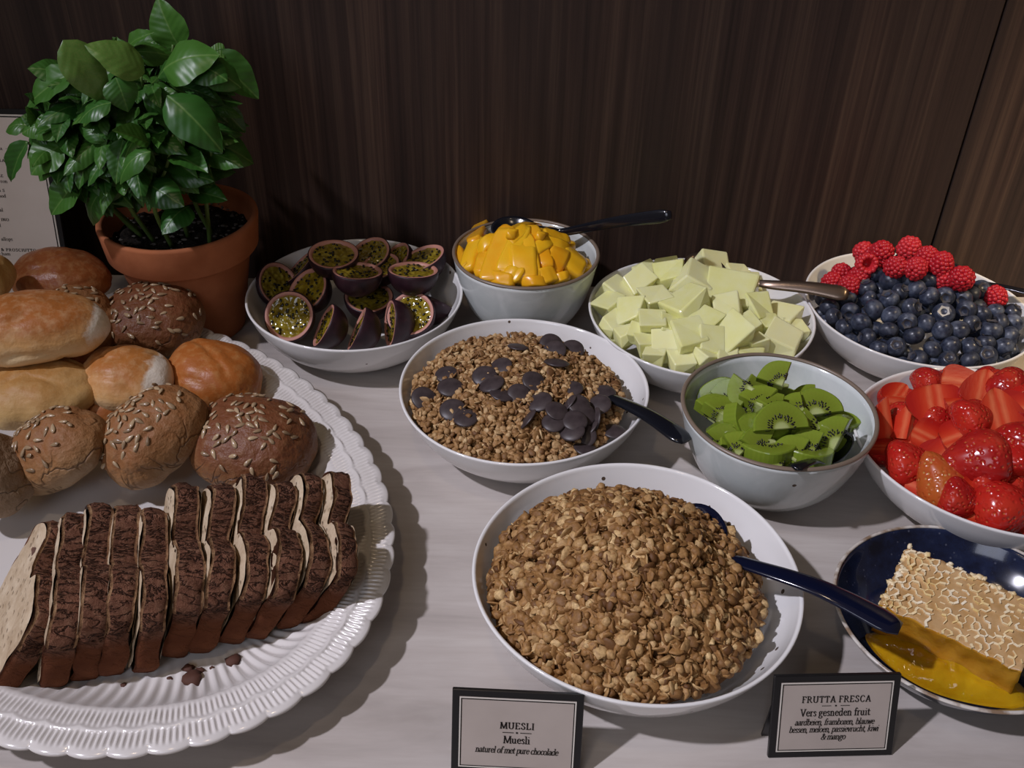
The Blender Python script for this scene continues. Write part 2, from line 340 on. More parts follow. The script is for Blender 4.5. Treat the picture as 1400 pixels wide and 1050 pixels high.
t = NT('honey', .06, .6); n = t.noise(t.coord(), 35, 3); t.col(t.ramp(n, [(.3, (.46, .21, .003)), (.7, (.70, .42, .010))])); t.sss(.3, (1, .6, .1), .006); t.bump(t.math('ADD', t.noise(t.coord(), 110, 2), t.math('MULTIPLY', t.noise(t.coord(), 300, 2), .35)), .32, .002); t.b.inputs['Transmission Weight'].default_value = .2; M['honey'] = t.m
t = NT('comb_honey_side', .15, .5); n = t.noise(t.coord(), 60, 4); t.col(t.ramp(n, [(.3, (.38, .15, .008)), (.7, (.58, .30, .03))])); t.sss(.3, (1, .6, .1), .005); t.bump(n, .5, .003); M['comb_side'] = t.m
t = NT('comb_cell_honey', .14, .5); n = t.noise(t.coord(), 90, 4); t.col(t.ramp(n, [(.3, (.44, .25, .09)), (.7, (.58, .38, .19))])); t.bump(n, .3, .002); M['comb_cell'] = t.m
t = NT('comb_wax', .45, .4); t.col(t.ramp(t.noise(t.coord(), 50, 3), [(.35, (.78, .56, .22)), (.65, (.88, .80, .62))])); M['wax'] = t.m

# ------------------------------------------------------------------ setting
V, F = box(0, .14, -.02, 3.4, 1.64, .04)
tb = obj('table_top', [(x, y, z) for x, y, z in V], F, M['table'], smooth=False)
tag(tb, 'pale grey-beige laminate buffet table top with soft grain', 'table')
V, F = box(0, .0, -.77, 6, 4, .04); fl = obj('floor', V, F, M['wood'], smooth=False); tag(fl, 'dark floor below the buffet table', None, None, 'structure')
WALL = empty('wall_back', (0, .9696, 0), (0, 0, -.021)); tag(WALL, 'dark brown wood panel wall behind the buffet table', None, None, 'structure')
V, F = box(0, .035, .75, 3.4, .02, 3.2); obj('backing', V, F, M['black'], WALL, smooth=False)
for x0, x1 in ((-1.7, -.742), (-.74, .4588), (.4607, 1.66)):
    V, F = box((x0 + x1) / 2, .0145, .75, x1 - x0, .019, 3.2); V, F = bevelled(V, F, .0009, 1)
    obj('panel', V, F, M['wood'], WALL, smooth=False)

# ------------------------------------------------------------------ bowls
def coupe(loc, R, h, label, mat, group, rz=0, spots=()):
    k = R / .11; q = h / .055
    prof = [(0, .003), (.046 * k, .003), (.05 * k, 0), (.056 * k, 0)] 
    out = smooth_path([(.056 * k, 0, 0), (.075 * k, .0068 * q, 0), (.092 * k, .0205 * q, 0), (.1035 * k, .038 * q, 0), (.1098 * k, .0535 * q, 0)], 16)
    rim = [(.1101 * k, .0548 * q), (.1095 * k, .0556 * q), (.1083 * k, .0556 * q), (.1073 * k, .0546 * q)]
    inn = smooth_path([(.1068 * k, .0530 * q, 0), (.1005 * k, .039 * q, 0), (.089 * k, .0228 * q, 0), (.071 * k, .0098 * q, 0), (.045 * k, .0062 * q, 0), (0, .0056 * q, 0)], 20)
    prof += [(p.x, p.y) for p in out[1:]] + rim + [(max(p.x, 0), p.y) for p in inn]
    ph = random.random() * 6
    V, F = lathe(prof, 112, lambda a, r, z: 1 + .008 * math.sin(2 * a + ph) * (z / h) + .004 * math.sin(3 * a + ph * 2) * (z / h))
    V = [(x, y, z + (.0012 * math.sin(2 * math.atan2(y, x) + ph * 3) * (z / h) ** 2)) for x, y, z in V]
    b = obj('serving_bowl', V, F, mat, loc=loc, rot=(0, 0, rz)); tag(b, label, 'bowl', group)
    return b
S55 = .505 / .515
def C55(x, y): return Vector((x * S55, y * S55, 0))
cG = C55(.0921, .4851); cC = C55(.0106, .7066); cP = C55(-.164, .8624); cM = C55(.1884, .8391); cB = C55(.4152, .8617); cS = C55(.4057, .6381)
GB = 'speckled white shallow bowls'
coupe(cG, .1140, .055, 'speckled white shallow bowl heaped with plain granola, nearest the camera', M['white_glaze'], GB)
coupe(cC, .1090, .055, 'speckled white shallow bowl holding granola topped with chocolate discs', M['white_glaze'], GB)
coupe(cP, .1090, .055, 'speckled white shallow bowl of halved passion fruits beside the plant pot', M['white_glaze'], GB)
coupe(cM, .1108, .055, 'speckled white shallow bowl filled with pale melon chunks', M['white_glaze'], GB)
coupe(cB, .1108, .055, 'speckled white shallow bowl of blueberries and raspberries by the wall', M['white_glaze'], GB)
coupe(cS, .1108, .055, 'speckled white shallow bowl of cut strawberries at the right edge', M['white_glaze'], GB)
def deep(loc, R, h, label):
    root = empty('deep_bowl', loc); tag(root, label, 'bowl', 'pale celadon deep bowls')
    k = R / .08; q = h / .08
    out = smooth_path([(.034 * k, 0, 0), (.048 * k, .008 * q, 0), (.063 * k, .026 * q, 0), (.0735 * k, .052 * q, 0), (.0795 * k, .0790 * q, 0)], 22)
    inn = smooth_path([(.0765 * k, .0790 * q, 0), (.0705 * k, .053 * q, 0), (.060 * k, .028 * q, 0), (.043 * k, .011 * q, 0), (.02 * k, .0072 * q, 0), (0, .0065 * q, 0)], 22)
    prof = [(0, .003), (.029 * k, .003), (.031 * k, 0)] + [(p.x, p.y) for p in out] + [(p.x, p.y) for p in inn[:-1]] + [(0, .0065 * q)]
    pert = lambda a, r, z: 1 + .006 * math.sin(2 * a + 1) * z / h + .003 * math.sin(5 * a) * z / h
    V, F = lathe(prof, 112, pert); obj('body', V, F, M['celadon'], root)
    ring = [(.0780 * k + .0019 * math.cos(a), .0792 * q + .0016 * math.sin(a)) for a in np.linspace(0, 2 * PI, 11)]
    V, F = lathe(ring, 112, pert); r = obj('rim', V, F, M['rim_brown'], root); r['label'] = 'bare brown clay rim'
    return root
cMa = Vector((.0113, .9005, 0)) * (.475 / .485); cK = Vector((.2213, .6425, 0)) * (.480 / .485)
deep(cMa, .0751, .085, 'deep celadon bowl with brown rim holding mango strips')
deep(cK, .0795, .080, 'deep pale celadon bowl with brown rim holding kiwi pieces')

# blue honey dish
cH = Vector((.317, .4592, 0)) * (.525 / .52)
root = empty('honey_dish', cH); tag(root, 'dark blue glazed dish with pale worn rim holding honeycomb', 'dish')
out = smooth_path([(.045, 0, 0), (.062, .006, 0), (.077, .020, 0), (.0868, .0345, 0)], 14)
inn = smooth_path([(.0848, .0350, 0), (.0745, .0215, 0), (.059, .0095, 0), (.035, .0062, 0), (0, .0055, 0)], 18)
hp = lambda a, r, z: 1 + (.030 * math.cos(2 * (a - .15)) + .012 * math.cos(a)) * min(1, r / .08)
V, F = lathe([(0, .003), (.038, .003), (.040, 0)] + [(p.x, p.y) for p in out] + [(p.x, p.y) for p in inn], 112, hp); obj('body', V, F, M['blue_glaze'], root)
ring = [(.0858 + .0014 * math.cos(a), .0347 + .0012 * math.sin(a)) for a in np.linspace(0, 2 * PI, 9)]
t = NT('worn_rim', .3, .5); t.col(t.ramp(t.noise(t.coord(), 60, 4), [(.4, (.25, .17, .11)), (.55, (.62, .58, .52))])); 
V, F = lathe(ring, 112, hp); r = obj('rim', V, F, t.m, root); r['label'] = 'worn pale brown rim edge'

# ------------------------------------------------------------------ oval platter
PC = Vector((-.3382, .5891, 0)) * (.525 / .53); PA, PB = .2919 * .99, .2008 * .99; PROT = math.atan2(.6995, -.7146)
def platter():
    NA = 1920; NR = 384; NS = 64
    # radial stations: (fraction of outer edge distance inward metres, z, ridge amplitude, flute amplitude)
    st = []
    for d in np.linspace(0, .0035, 4): st.append((d, .0330 + .0012 * math.sin(d / .0035 * PI / 2), 0, 0))
    for d in np.linspace(.0045, .0165, 9): st.append((d, .0342 - (d - .0045) * .10, .0011 * math.sin((d - .0045) / .012 * PI) ** .6 if 0.0046 < d < .0164 else 0, 0))
    for d in np.linspace(.0180, .0200, 3): st.append((d, .0338 - .0006 * (d - .018) / .002, 0, 0))
    for d in np.linspace(.0210, .0325, 8): st.append((d, .0325 - (d - .021) * .18, .0010 * math.sin((d - .021) / .0115 * PI) ** .6 if .0211 < d < .0324 else 0, 0))
    for d in np.linspace(.0340, .075, 16):
        u = (d - .034) / .041; st.append((d, .0302 - .0182 * (1 - (1 - u) ** 2), 0, .0011 * math.sin(u * PI) ** .7))
    st += [(.085, .0119, 0, 0)]
    ths = np.arange(NA) / NA * 2 * PI
    # equal arc length parametrisation of the ellipse
    fine = np.linspace(0, 2 * PI, 8001); ds = np.hypot(np.diff(PA * np.cos(fine)), np.diff(PB * np.sin(fine))); arc = np.r_[0, np.cumsum(ds)]
    phi = np.interp(np.arange(NA) / NA * arc[-1], arc, fine)
    ex, ey = PA * np.cos(phi), PB * np.sin(phi)
    nx, ny = np.cos(phi) / PA, np.sin(phi) / PB; L = np.hypot(nx, ny); nx /= L; ny /= L
    scal = .0026 * np.abs(np.sin(ths * NS / 2)) ** .7
    V = []
    for (d, z, ra, fa) in st:
        k = max(0, 1 - d / .034)
        dd = d - scal * k - .0013 * np.abs(np.sin(ths * NS / 2)) * (0.018 <= d < .034)
        lim = min(1., .17 / .17)
        x = ex - nx * dd; y = ey - ny * dd
        zz = z + ra * np.cos(ths * NR) + fa * np.cos(ths * NR / 3) - .0008 * (1 - np.abs(np.sin(ths * NS / 2))) * (d < .004)
        V += list(np.c_[x, y, zz])
    nin = len(st)
    under = [(.0004, .0305), (.012, .0295), (.035, .0245), (.065, .006), (.075, .0), (.083, .0), (.086, .003)]
    for (d, z) in under:
        dd = d - scal * max(0, 1 - d / .034); V += list(np.c_[ex - nx * dd, ey - ny * dd, np.full(NA, z)])
    rows = list(range(nin))[::-1] + list(range(nin, nin + len(under)))
    F = []
    for A, B in zip(rows[:-1], rows[1:]):
        a = A * NA; b = B * NA
        for k in range(NA):
            k2 = (k + 1) % NA; F.append((a + k, b + k, b + k2, a + k2))
    for row, zc, fl in ((nin - 1, .0117, False), (nin + len(under) - 1, .003, True)):
        base = np.array(V[row * NA:(row + 1) * NA]); prev = row * NA
        for sc in (.7, .4, .12):
            b = len(V); V += list(np.c_[base[:, :2] * sc, np.full(NA, zc)])
            for k in range(NA):
                k2 = (k + 1) % NA; f = (prev + k, prev + k2, b + k2, b + k); F.append(f[::-1] if fl else f)
            prev = b
        F.append([prev + k for k in range(NA)][::-1 if fl else 1])
    o = obj('oval_platter', V, F, M['porcelain'], loc=PC, rot=(0, 0, PROT)); tag(o, 'large oval white platter with ridged scalloped rim under the breads', 'platter')
platter()
PZ = .0118

# ------------------------------------------------------------------ loaf
def section(sd):
    rnd = random.Random(sd); j = lambda s: rnd.uniform(-s, s)
    P = [(-.047, .000), (-.0515, .012), (-.0515 + j(.001), .034), (-.053 + j(.002), .052 + j(.002)), (-.043 + j(.002), .066 + j(.003)), (-.024 + j(.003), .073 + j(.003)), (-.007 + j(.002), .069 + j(.003)),
         (.000 + j(.002), .064 + j(.003)), (.008 + j(.002), .072 + j(.003)), (.022 + j(.003), .082 + j(.003)), (.038, .079 + j(.003)), (.049 + j(.002), .064 + j(.002)), (.050, .045), (.049, .022), (.046, .001)]
    path = smooth_path([(a, b, 0) for a, b in P], 70)
    pts = [(p.x, max(p.y, 0)) for p in path]
    pts += [(.03, 0), (.015, 0), (0, 0), (-.015, 0), (-.03, 0)]
    return pts
AX0 = at(46, 958, PZ); AX1 = at(440, 866, PZ)
axd = (AX1 - AX0); axd.z = 0; axl = axd.length; axd.normalize(); yaw = math.radians(18)
perp = Vector((-math.sin(yaw), math.cos(yaw), 0))
NSL = 11
slab = ['first slice of the dark loaf at the left edge, pale cut face showing', 'second slice from the left end of the dark loaf, gap before it',
        'third slice from the left of the dark crusted loaf', 'fourth slice from the left of the dark crusted loaf', 'fifth slice from the left of the dark crusted loaf',
        'sixth slice from the left, middle of the dark loaf', 'sixth slice from the right of the dark loaf, pale crumb peeking out'.replace('sixth', 'fifth'), 'fourth slice from the right end of the dark loaf', 'third slice from the right end of the dark loaf',
        'second slice from the right end, broad pale crumb face visible', 'last slice at the right end of the dark crusted loaf']
def bread_slice(i, th, loc, lean, yw, lift, back, sc):
    pts = section(40 + i); n = len(pts)
    cxm = 0; czm = .036
    rings = [(-th / 2, .965), (-th / 2 + .0018, .992), (-th / 6, 1.), (th / 6, 1.), (th / 2 - .0018, .992), (th / 2, .965)]
    V = []; F = []; mi = []
    for (x, s) in rings:
        for k, (u, v_) in enumerate(pts):
            p = Vector((x, (u - cxm) * s + cxm, (v_ - czm) * s + czm))
            wgt = 1 if v_ > .045 else .35
            d = (nz(p + Vector((i, 0, 0)), 70) * .0034 + nz(p + Vector((0, i, 0)), 210) * .0020) * wgt
            rad = Vector((0, u, v_ - czm)).normalized()
            p = p + rad * d; p.x += nz(p + Vector((3, i, 0)), 60) * .0024
            V.append(p)
    for r in range(len(rings) - 1):
        for k in range(n):
            k2 = (k + 1) % n; F.append((r * n + k, r * n + k2, (r + 1) * n + k2, (r + 1) * n + k)); mi.append(2 if r in (0, len(rings) - 2) and min(pts[k][1], pts[k2][1]) > .046 else 0)
    F.append(list(range(n))); mi.append(1); F.append([(len(rings) - 1) * n + k for k in range(n)][::-1]); mi.append(1)
    q = Matrix.Rotation(yw, 4, 'Z') @ Matrix.Rotation(lean, 4, 'Y')
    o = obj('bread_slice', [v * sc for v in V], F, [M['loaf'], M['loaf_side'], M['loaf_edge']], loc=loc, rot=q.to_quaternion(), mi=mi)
    tag(o, slab[i], 'bread slice', 'slices of the dark crusted loaf')
    CV = []; CF = []
    for side in (-1, 1):
        b0 = len(CV); NRG = 9; x = side * (th / 2 + .0004)
        for g in range(NRG):
            s = .945 * (1 - g / NRG)
            for (u, v_) in pts:
                p = Vector((x, u * s, (v_ - czm) * s + czm)); p.x += side * (nz(p + Vector((i * 2, 0, 0)), 90) * .0012 + .0008 * (g > 0)); CV.append(p * sc)
        CV.append(Vector((x, 0, czm)) * sc); cidx = len(CV) - 1
        for g in range(NRG - 1):
            for k in range(n):
                k2 = (k + 1) % n; CF.append((b0 + g * n + k, b0 + (g + 1) * n + k, b0 + (g + 1) * n + k2, b0 + g * n + k2))
        for k in range(n): CF.append((b0 + (NRG - 1) * n + k, cidx, b0 + (NRG - 1) * n + (k + 1) % n))
    c = obj('crumb', CV, CF, M['crumb'], o); c['label'] = 'pale open bread crumb'
leans = [37, 21, 19, 18, 18, 20, 23, 26, 28, 30, 32]
step = axl / 10
for i in range(NSL):
    lean = math.radians(leans[i]); th = step * math.cos(lean) * (.97 if i else 1.0)
    p = AX0 + axd * (step * (i - .5) - (.012 if i == 0 else -.002)) + perp * (.050 + (.004, 0, .001, -.001, -.006, .004, .001, .003, .000, .003, .000)[i])
    p.z = PZ + th / 2 * math.sin(lean) + .0006
    bread_slice(i, th, p, lean, yaw + (.02, .0, .02, -.02, .02, .04, -.01, .02, .0, .04, .02)[i], 0, 0, (1.0, 1.0, 1.0, .98, .96, 1.03, .99, 1.0, .97, .97, .94)[i])

# crumbs on the platter
cl = [((265, 931), .006, 'largest dark bread crumb lying on the platter before the loaf'), ((258, 915), .0032, 'round dark crumb just behind the largest crumb'), ((274, 918), .0026, 'small crumb to the right of the round crumb'),
      ((319, 906), .0045, 'dark crumb lying farthest right near the loaf'), ((232, 929), .0018, 'tiny dark crumb left of the largest crumb'), ((169, 938), .0020, 'tiny dark crumb farthest left below the loaf'), ((290, 914), .0014, 'tiniest dark crumb between two bigger crumbs')]
for k, (p, s, lb) in enumerate(cl):
    V = [Vector(v) * s * (1 + .5 * nz(Vector(v) + Vector((k * 3, 0, 0)), 1.7)) for v in ICO2[0]]; V = [Vector((v.x * 1.2, v.y, v.z * .6)) for v in V]
    q = at(*p, PZ); tag(obj('bread_crumb', V, ICO2[1], M['crumb_dark'], loc=(q.x, q.y, PZ + s * .45)), lb, 'crumb', 'crumbs on the platter')

# ------------------------------------------------------------------ buns
SEED = None
def seed_mesh():
    V = []; F = []; n = 8; R = [(0.0, .0), (.2, .55), (.5, .95), (.75, 1.), (.93, .6), (1., .0)]
    for (t_, r) in R:
        for k in range(n):
            a = 2 * PI * k / n; V.append((( t_ - .5) * .0088, r * .0019 * math.cos(a), r * .0011 * math.sin(a)))
    for i in range(len(R) - 1):
        for k in range(n): F.append((i * n + k, i * n + (k + 1) % n, (i + 1) * n + (k + 1) % n, (i + 1) * n + k))
    return mesh('seed', V, F, M['seed'])
SEED = seed_mesh()
def bun(name, px, z, dims, rot, mat, label, seeds=0, sdir=(0, 0, 1), spread=1.1, folds=0., sd=0, pw=2.2):
    """dims = half sizes ; rot = euler degrees ; px = image point of the bun centre"""
    c = at(px[0], px[1], z); a, b, h = dims
    V = []; NU, NV = 64, 40; F = []
    def surf(u, v_):
        cu, su = math.cos(u), math.sin(u); cv, sv = math.cos(v_), math.sin(v_)
        e = 2 / pw
        sg = lambda x, p_: math.copysign(abs(x) ** p_, x)
        x = sg(cv, e) * sg(cu, e); y = sg(cv, e) * sg(su, e); zz = sg(sv, e if sv < 0 else .95)
        if zz < 0: zz *= .62
        p = Vector((a * x, b * y, h * zz))
        n_ = Vector((x / a, y / b, zz / h)).normalized() if (x or y or zz) else Vector((0, 0, 1))
        q = p + Vector((sd * 1.7, sd, 0))
        d = .0035 * nz(q, 22) + .0013 * nz(q, 75)
        if folds:
            f = abs(nz(Vector((q.x * 14, q.y * 30, q.z * 26 + sd)), 1.)); d -= folds * max(0, 1 - f / .16) ** 2
        return p + n_ * d, n_
    for j in range(NV + 1):
        v_ = -PI / 2 + PI * j / NV
        for i in range(NU): V.append(surf(2 * PI * i / NU, v_)[0])
    for j in range(NV):
        for i in range(NU): F.append((j * NU + i, j * NU + (i + 1) % NU, (j + 1) * NU + (i + 1) % NU, (j + 1) * NU + i))
    q = Euler([math.radians(x) for x in rot]).to_quaternion()
    o = obj(name, V, F, mat, loc=c, rot=q); tag(o, label, 'bread bun', 'buns on the platter')
    seeds = int(seeds * 1.3); rnd = random.Random(sd + 5); sdv = q.inverted() @ Vector(sdir).normalized(); k = 0; placed = []
    for _ in range(6000):
        if k >= seeds: break
        u = rnd.uniform(0, 2 * PI); v_ = rnd.uniform(-.3, PI / 2)
        p, n_ = surf(u, v_)
        if n_.z < .05: continue
        ang = n_.angle(sdv)
        if ang > spread or rnd.random() < (ang / spread) ** 2 * .8: continue
        if any((p - z_).length < .0048 for z_ in placed): continue
        placed.append(p)
        t_ = Vector((rnd.uniform(-1, 1), rnd.uniform(-1, 1), rnd.uniform(-1, 1)))
        tilt = (n_ + Vector((rnd.uniform(-.25, .25), rnd.uniform(-.25, .25), rnd.uniform(-.25, .25)))).normalized()
        link('seed', SEED, o, p + n_ * .0006, frame(tilt, t_), rnd.uniform(.8, 1.12)); k += 1
    return o
VC = Vector((.30, -.62, .72))
bun('long_bun', (42, 452), .105, (.062, .036, .031), (8, 3, 16), M['bun_gold_tip2'], 'long golden milk bun with white tip, topmost of the pile at left edge', folds=.0022, sd=1)
bun('glossy_bun', (84, 383), .085, (.048, .034, .028), (0, 0, -8), M['bun_brown'], 'glossy reddish brown bun at the back beside the menu', folds=.0012, sd=2)
bun('seeded_bun', (112, 440), .066, (.036, .034, .028), (0, 40, -30), M['whole'], 'small seeded wholegrain bun behind the white-tipped long bun', 22, (0, -.2, 1), .9, .0015, sd=3)
bun('seeded_bun', (213, 440), .052, (.047, .043, .034), (12, 0, 10), M['whole_dark'], 'brown sunflower seed bun in front of the terracotta pot', 62, (-.1, -.25, 1), 1.25, .001, sd=4)
bun('yellow_bun', (48, 540), .062, (.052, .036, .026), (6, 0, 10), M['bun_yellow'], 'pale yellow bun under the long bun at left edge', folds=.0018, sd=5)
bun('white_tipped_bun', (172, 520), .060, (.040, .033, .029), (10, 0, 6), M['bun_gold_tip'], 'tan bun with floury white end in the middle of the pile', folds=.0022, sd=6)
bun('orange_bun', (291, 516), .046, (.044, .036, .030), (14, 6, -8), M['bun_orange'], 'smooth shiny orange bun beside the platter rim', folds=.0016, sd=7)
bun('seeded_bun', (88, 622), .052, (.045, .034, .036), (0, -32, -10), M['whole'], 'cracked wholegrain seed bun behind the left slices of the loaf', 40, (-.6, -.3, .9), 1.0, .0018, sd=8)
bun('seeded_bun', (216, 598), .056, (.047, .036, .037), (0, -26, 38), M['whole'], 'tall tilted wholegrain bun thick with sunflower seeds, pile centre', 52, (-.5, -.3, .9), 1.0, .0018, sd=9)
bun('seeded_bun', (348, 608), .042, (.052, .046, .036), (8, 4, -6), M['whole_dark'], 'dark brown seeded bun at the right end, beside the platter rim', 58, (0, -.25, 1), 1.2, .0015, sd=10)
bun('wholegrain_bun', (-4, 655), .050, (.026, .036, .040), (0, -20, 0), M['whole_grey'], 'floury grey-brown bun cut off by the left edge', 0, folds=.0022, sd=11)
bun('pale_bun', (-14, 385), .115, (.020, .026, .022), (0, 0, 0), M['bun_yellow'], 'pale bun end just peeking in at left edge before the menu', folds=.001, sd=12)
# unseen lower buns that carry the pile
bun('plain_bun', (150, 560), .035, (.042, .036, .026), (0, 0, 20), M['bun_gold'], 'plain golden bun at the bottom of the pile, mostly hidden', sd=13)
bun('plain_bun', (60, 500), .040, (.050, .04, .032), (0, 0, 0), M['bun_gold'], 'plain golden bun hidden low under the yellow bun', sd=14)

# ------------------------------------------------------------------ potted basil
POT = Vector((-.331, .862, 0))
basil = empty('potted_basil', POT); tag(basil, 'leafy green basil plant growing in a terracotta pot', 'potted plant')
prof = [(0, .004), (.040, .004), (.042, 0), (.0455, 0), (.0475, .002), (.0645, .090), (.0655, .0915), (.0715, .0925), (.0730, .0945), (.0765, .124), (.0760, .1262), (.0740, .1270), (.0710, .1262), (.0695, .122), (.0655, .100), (.062, .098), (0, .098)]
V, F = lathe(prof, 96); obj('pot', V, F, M['terracotta'], basil)
V = []; F = []; NRg = 22; NAg = 64; V.append((0, 0, .112))
for j in range(1, NRg + 1):
    for k in range(NAg):
        a = 2 * PI * k / NAg; r = .067 * j / NRg; p = Vector((r * math.cos(a), r * math.sin(a), 0))
        V.append((p.x, p.y, .1085 + .005 * nz(p, 60) + .004 * nz(p, 170) - .004 * (j / NRg) ** 4))
for k in range(NAg): F.append((0, 1 + k, 1 + (k + 1) % NAg))
for j in range(NRg - 1):
    for k in range(NAg): F.append((1 + j * NAg + k, 1 + (j + 1) * NAg + k, 1 + (j + 1) * NAg + (k + 1) % NAg, 1 + j * NAg + (k + 1) % NAg))
obj('soil', V, F, M['soil'], basil)
# light specks and fibres on the soil
sv = []; st_ = []
for k in range(170):
    a = rng.uniform(0, 2 * PI); r = .065 * math.sqrt(rng.uniform()); s = rng.uniform(.0005, .0017)
    b0 = len(sv) * NV2
    sv.append(ICO2[0] * np.array([s * rng.uniform(.7, 2.2), s, s * .7]) + np.array([r * math.cos(a), r * math.sin(a), .1115 - .003 * (r / .065) ** 4 + rng.uniform(-.001, .002)])); st_.append(ICO2[1] + b0)
o = link('soil_specks', mesh_np('soil_specks', np.concatenate(sv), np.concatenate(st_), plain('soil_fibre', (.11, .10, .085), .9)), basil); o['kind'] = 'stuff'
def leaf_mesh(fold, curl, cup, mat, sd):
    NL, NW = 12, 8; V = []; F = []
    for i in range(NL + 1):
        t_ = i / NL; wd = .5 * .56 * (math.sin(PI * t_ ** .78) ** .8) * (1 - .15 * t_) + .004
        for j in range(NW + 1):
            s = j / NW * 2 - 1
            z = abs(s) * wd * fold - curl * (t_ - .25) ** 2 - cup * (abs(s) ** 2) * wd + .018 * nz(Vector((t_ * 3, s * 2, sd)), 1.3) + .018 * abs(s) * math.sin(t_ * 19 + sd)
            V.append((t_, s * wd, z))
    for i in range(NL):
        for j in range(NW): a = i * (NW + 1) + j; F.append((a, a + NW + 1, a + NW + 2, a + 1))
    return mesh('leaf', V, F, mat)
LM = [leaf_mesh(.35, .35, .15, M['leaf'], 1), leaf_mesh(.15, .6, .5, M['leaf'], 2), leaf_mesh(.5, .2, .1, M['leaf'], 3), leaf_mesh(.25, .85, .6, M['leaf'], 4), leaf_mesh(.05, .3, .45, M['leaf'], 5)]
LO = [leaf_mesh(.2, .4, .3, M['leaf_olive'], 6)]
stems_top = []
def leaf(b, tp, wpx=None, me=None, nrm=None):
    d = tp - b; L = d.length
    n_ = nrm or Vector((random.uniform(-.4, .4), -.6 + random.uniform(-.3, .3), .85))
    q = frame(n_ - d * (n_.dot(d) / d.dot(d)), d)
    wd = (wpx * .00036) / (L * .56) if wpx else random.uniform(.85, 1.15)
    me = me or random.choice(LM)
    link('leaf', me, basil, b - POT, q, (L, L * wd, L))
def cp(x, y): return x / 2.2816, y / 2.2816
key = [(560, 150, 480, 0, 105, .85, .85), (505, 215, 640, 140, 130, .80, .79), (455, 225, 285, 128, 92, .78, .76, 'o'), (198, 125, 346, 326, 96, .76, .76, 'o'), (235, 225, 58, 312, 100, .80, .79), (222, 240, 108, 195, 80, .82, .80),
       (655, 165, 812, 305, 95, .84, .84), (600, 190, 705, 240, 90, .80, .79), (520, 295, 690, 445, 112, .77, .75), (640, 435, 793, 490, 105, .82, .82), (600, 295, 715, 375, 80, .83, .83), (85, 390, 0, 385, 55, .80, .80), (85, 440, 18, 568, 60, .79, .79),
       (140, 350, 85, 290, 60, .80, .79), (345, 318, 228, 355, 70, .76, .75), (465, 468, 333, 540, 65, .75, .74), (465, 445, 358, 400, 65, .77, .75), (455, 570, 562, 632, 85, .78, .76), (590, 640, 500, 700, 90, .80, .77), (590, 595, 700, 612, 70, .81, .80),
       (250, 560, 148, 668, 90, .79, .78), (310, 600, 250, 695, 75, .79, .78), (190, 450, 85, 535, 100, .79, .77), (205, 375, 90, 420, 80, .79, .78), (385, 600, 318, 612, 60, .80, .79), (535, 480, 645, 525, 80, .79, .77), (395, 150, 510, 115, 80, .87, .87),
       (640, 205, 755, 262, 85, .80, .80), (345, 500, 288, 535, 70, .78, .77), (330, 330, 470, 395, 110, .82, .80), (240, 430, 330, 520, 90, .80, .78), (600, 430, 690, 540, 80, .82, .83), (300, 400, 180, 330, 90, .82, .81), (360, 240, 400, 340, 80, .77, .76), (450, 260, 560, 330, 80, .80, .79),
       (230, 260, 240, 315, 50, .80, .79), (500, 260, 470, 130, 70, .86, .86), (700, 180, 640, 160, 70, .84, .84), (160, 395, 70, 360, 60, .80, .79), (165, 430, 78, 470, 70, .80, .78), (140, 385, 60, 410, 60, .79, .785), (120, 420, 100, 520, 60, .79, .785), (130, 400, 95, 335, 50, .80, .79), (170, 480, 110, 560, 70, .79, .78)]
for kx in key:
    b = aty(*cp(kx[0], kx[1]), kx[5]); tp = aty(*cp(kx[2], kx[3]), kx[6])
    leaf(b, tp, kx[4], LO[0] if len(kx) > 7 else None)
cen = aty(*cp(410, 370), .835)
cen2 = aty(*cp(235, 470), .815)
for k in range(1000):
    c0 = cen if k < 800 else cen2
    dv = Vector(rng.normal(size=3)); dv.normalize(); rr_ = rng.uniform(.2, .9)
    b = c0 + (Vector((dv.x * .090, dv.y * .060, dv.z * .078)) if k < 800 else Vector((dv.x * .042, dv.y * .03, dv.z * .045))) * rr_
    if b.z < .132: b.z = .132 + random.uniform(0, .04)
    if b.y < .775: b.y = .79
    dirv = (Vector((dv.x, dv.y * .7, dv.z * .4)) + Vector(rng.normal(size=3)) * .45).normalized(); dirv.z -= .15
    tp = b + dirv * rng.uniform(.022, .044)
    if tp.y > .935: tp.y = .935
    qx, qy = proj(tp); bx_, by_ = proj(b)
    if ((qx - 190) / 150) ** 2 + ((qy - 170) / 132) ** 2 > 1 or qx < 24 or (qy > 292 and qx > 150) or (qx < 60 and qy > 210): continue
    leaf(b, tp, None)
for (bx, by, pts_) in [(.01, -.01, [(520, 540, .82), (460, 340, .815), (440, 240, .80)]), (-.02, -.02, [(400, 640, .81), (300, 480, .80), (230, 330, .80)]), (.03, 0, [(600, 600, .85), (620, 400, .84), (650, 200, .83)]), (-.035, -.01, [(340, 640, .83), (220, 520, .81), (130, 420, .80)]),
                       (0, -.03, [(480, 640, .80), (520, 520, .79), (540, 420, .79)]), (.035, -.025, [(640, 560, .82), (660, 500, .81), (650, 440, .80)]), (-.04, .0, [(300, 600, .82), (150, 430, .805), (75, 388, .80)]), (-.045, .0, [(310, 610, .82), (160, 470, .80), (80, 445, .79)]), (-.01, .01, [(460, 500, .86), (520, 300, .86), (540, 140, .85)])]:
    P = [Vector((bx, by, .106))] + [aty(*cp(x, y), Y) - POT for x, y, Y in pts_]
    V, F = tube(smooth_path(P, 18), lambda t_: .0023 * (1 - .5 * t_), 8); obj('stem', V, F, M['stem'], basil)

# ------------------------------------------------------------------ lettering
GL = {}
def G(ch, adv, *st): GL[ch] = (adv, st)
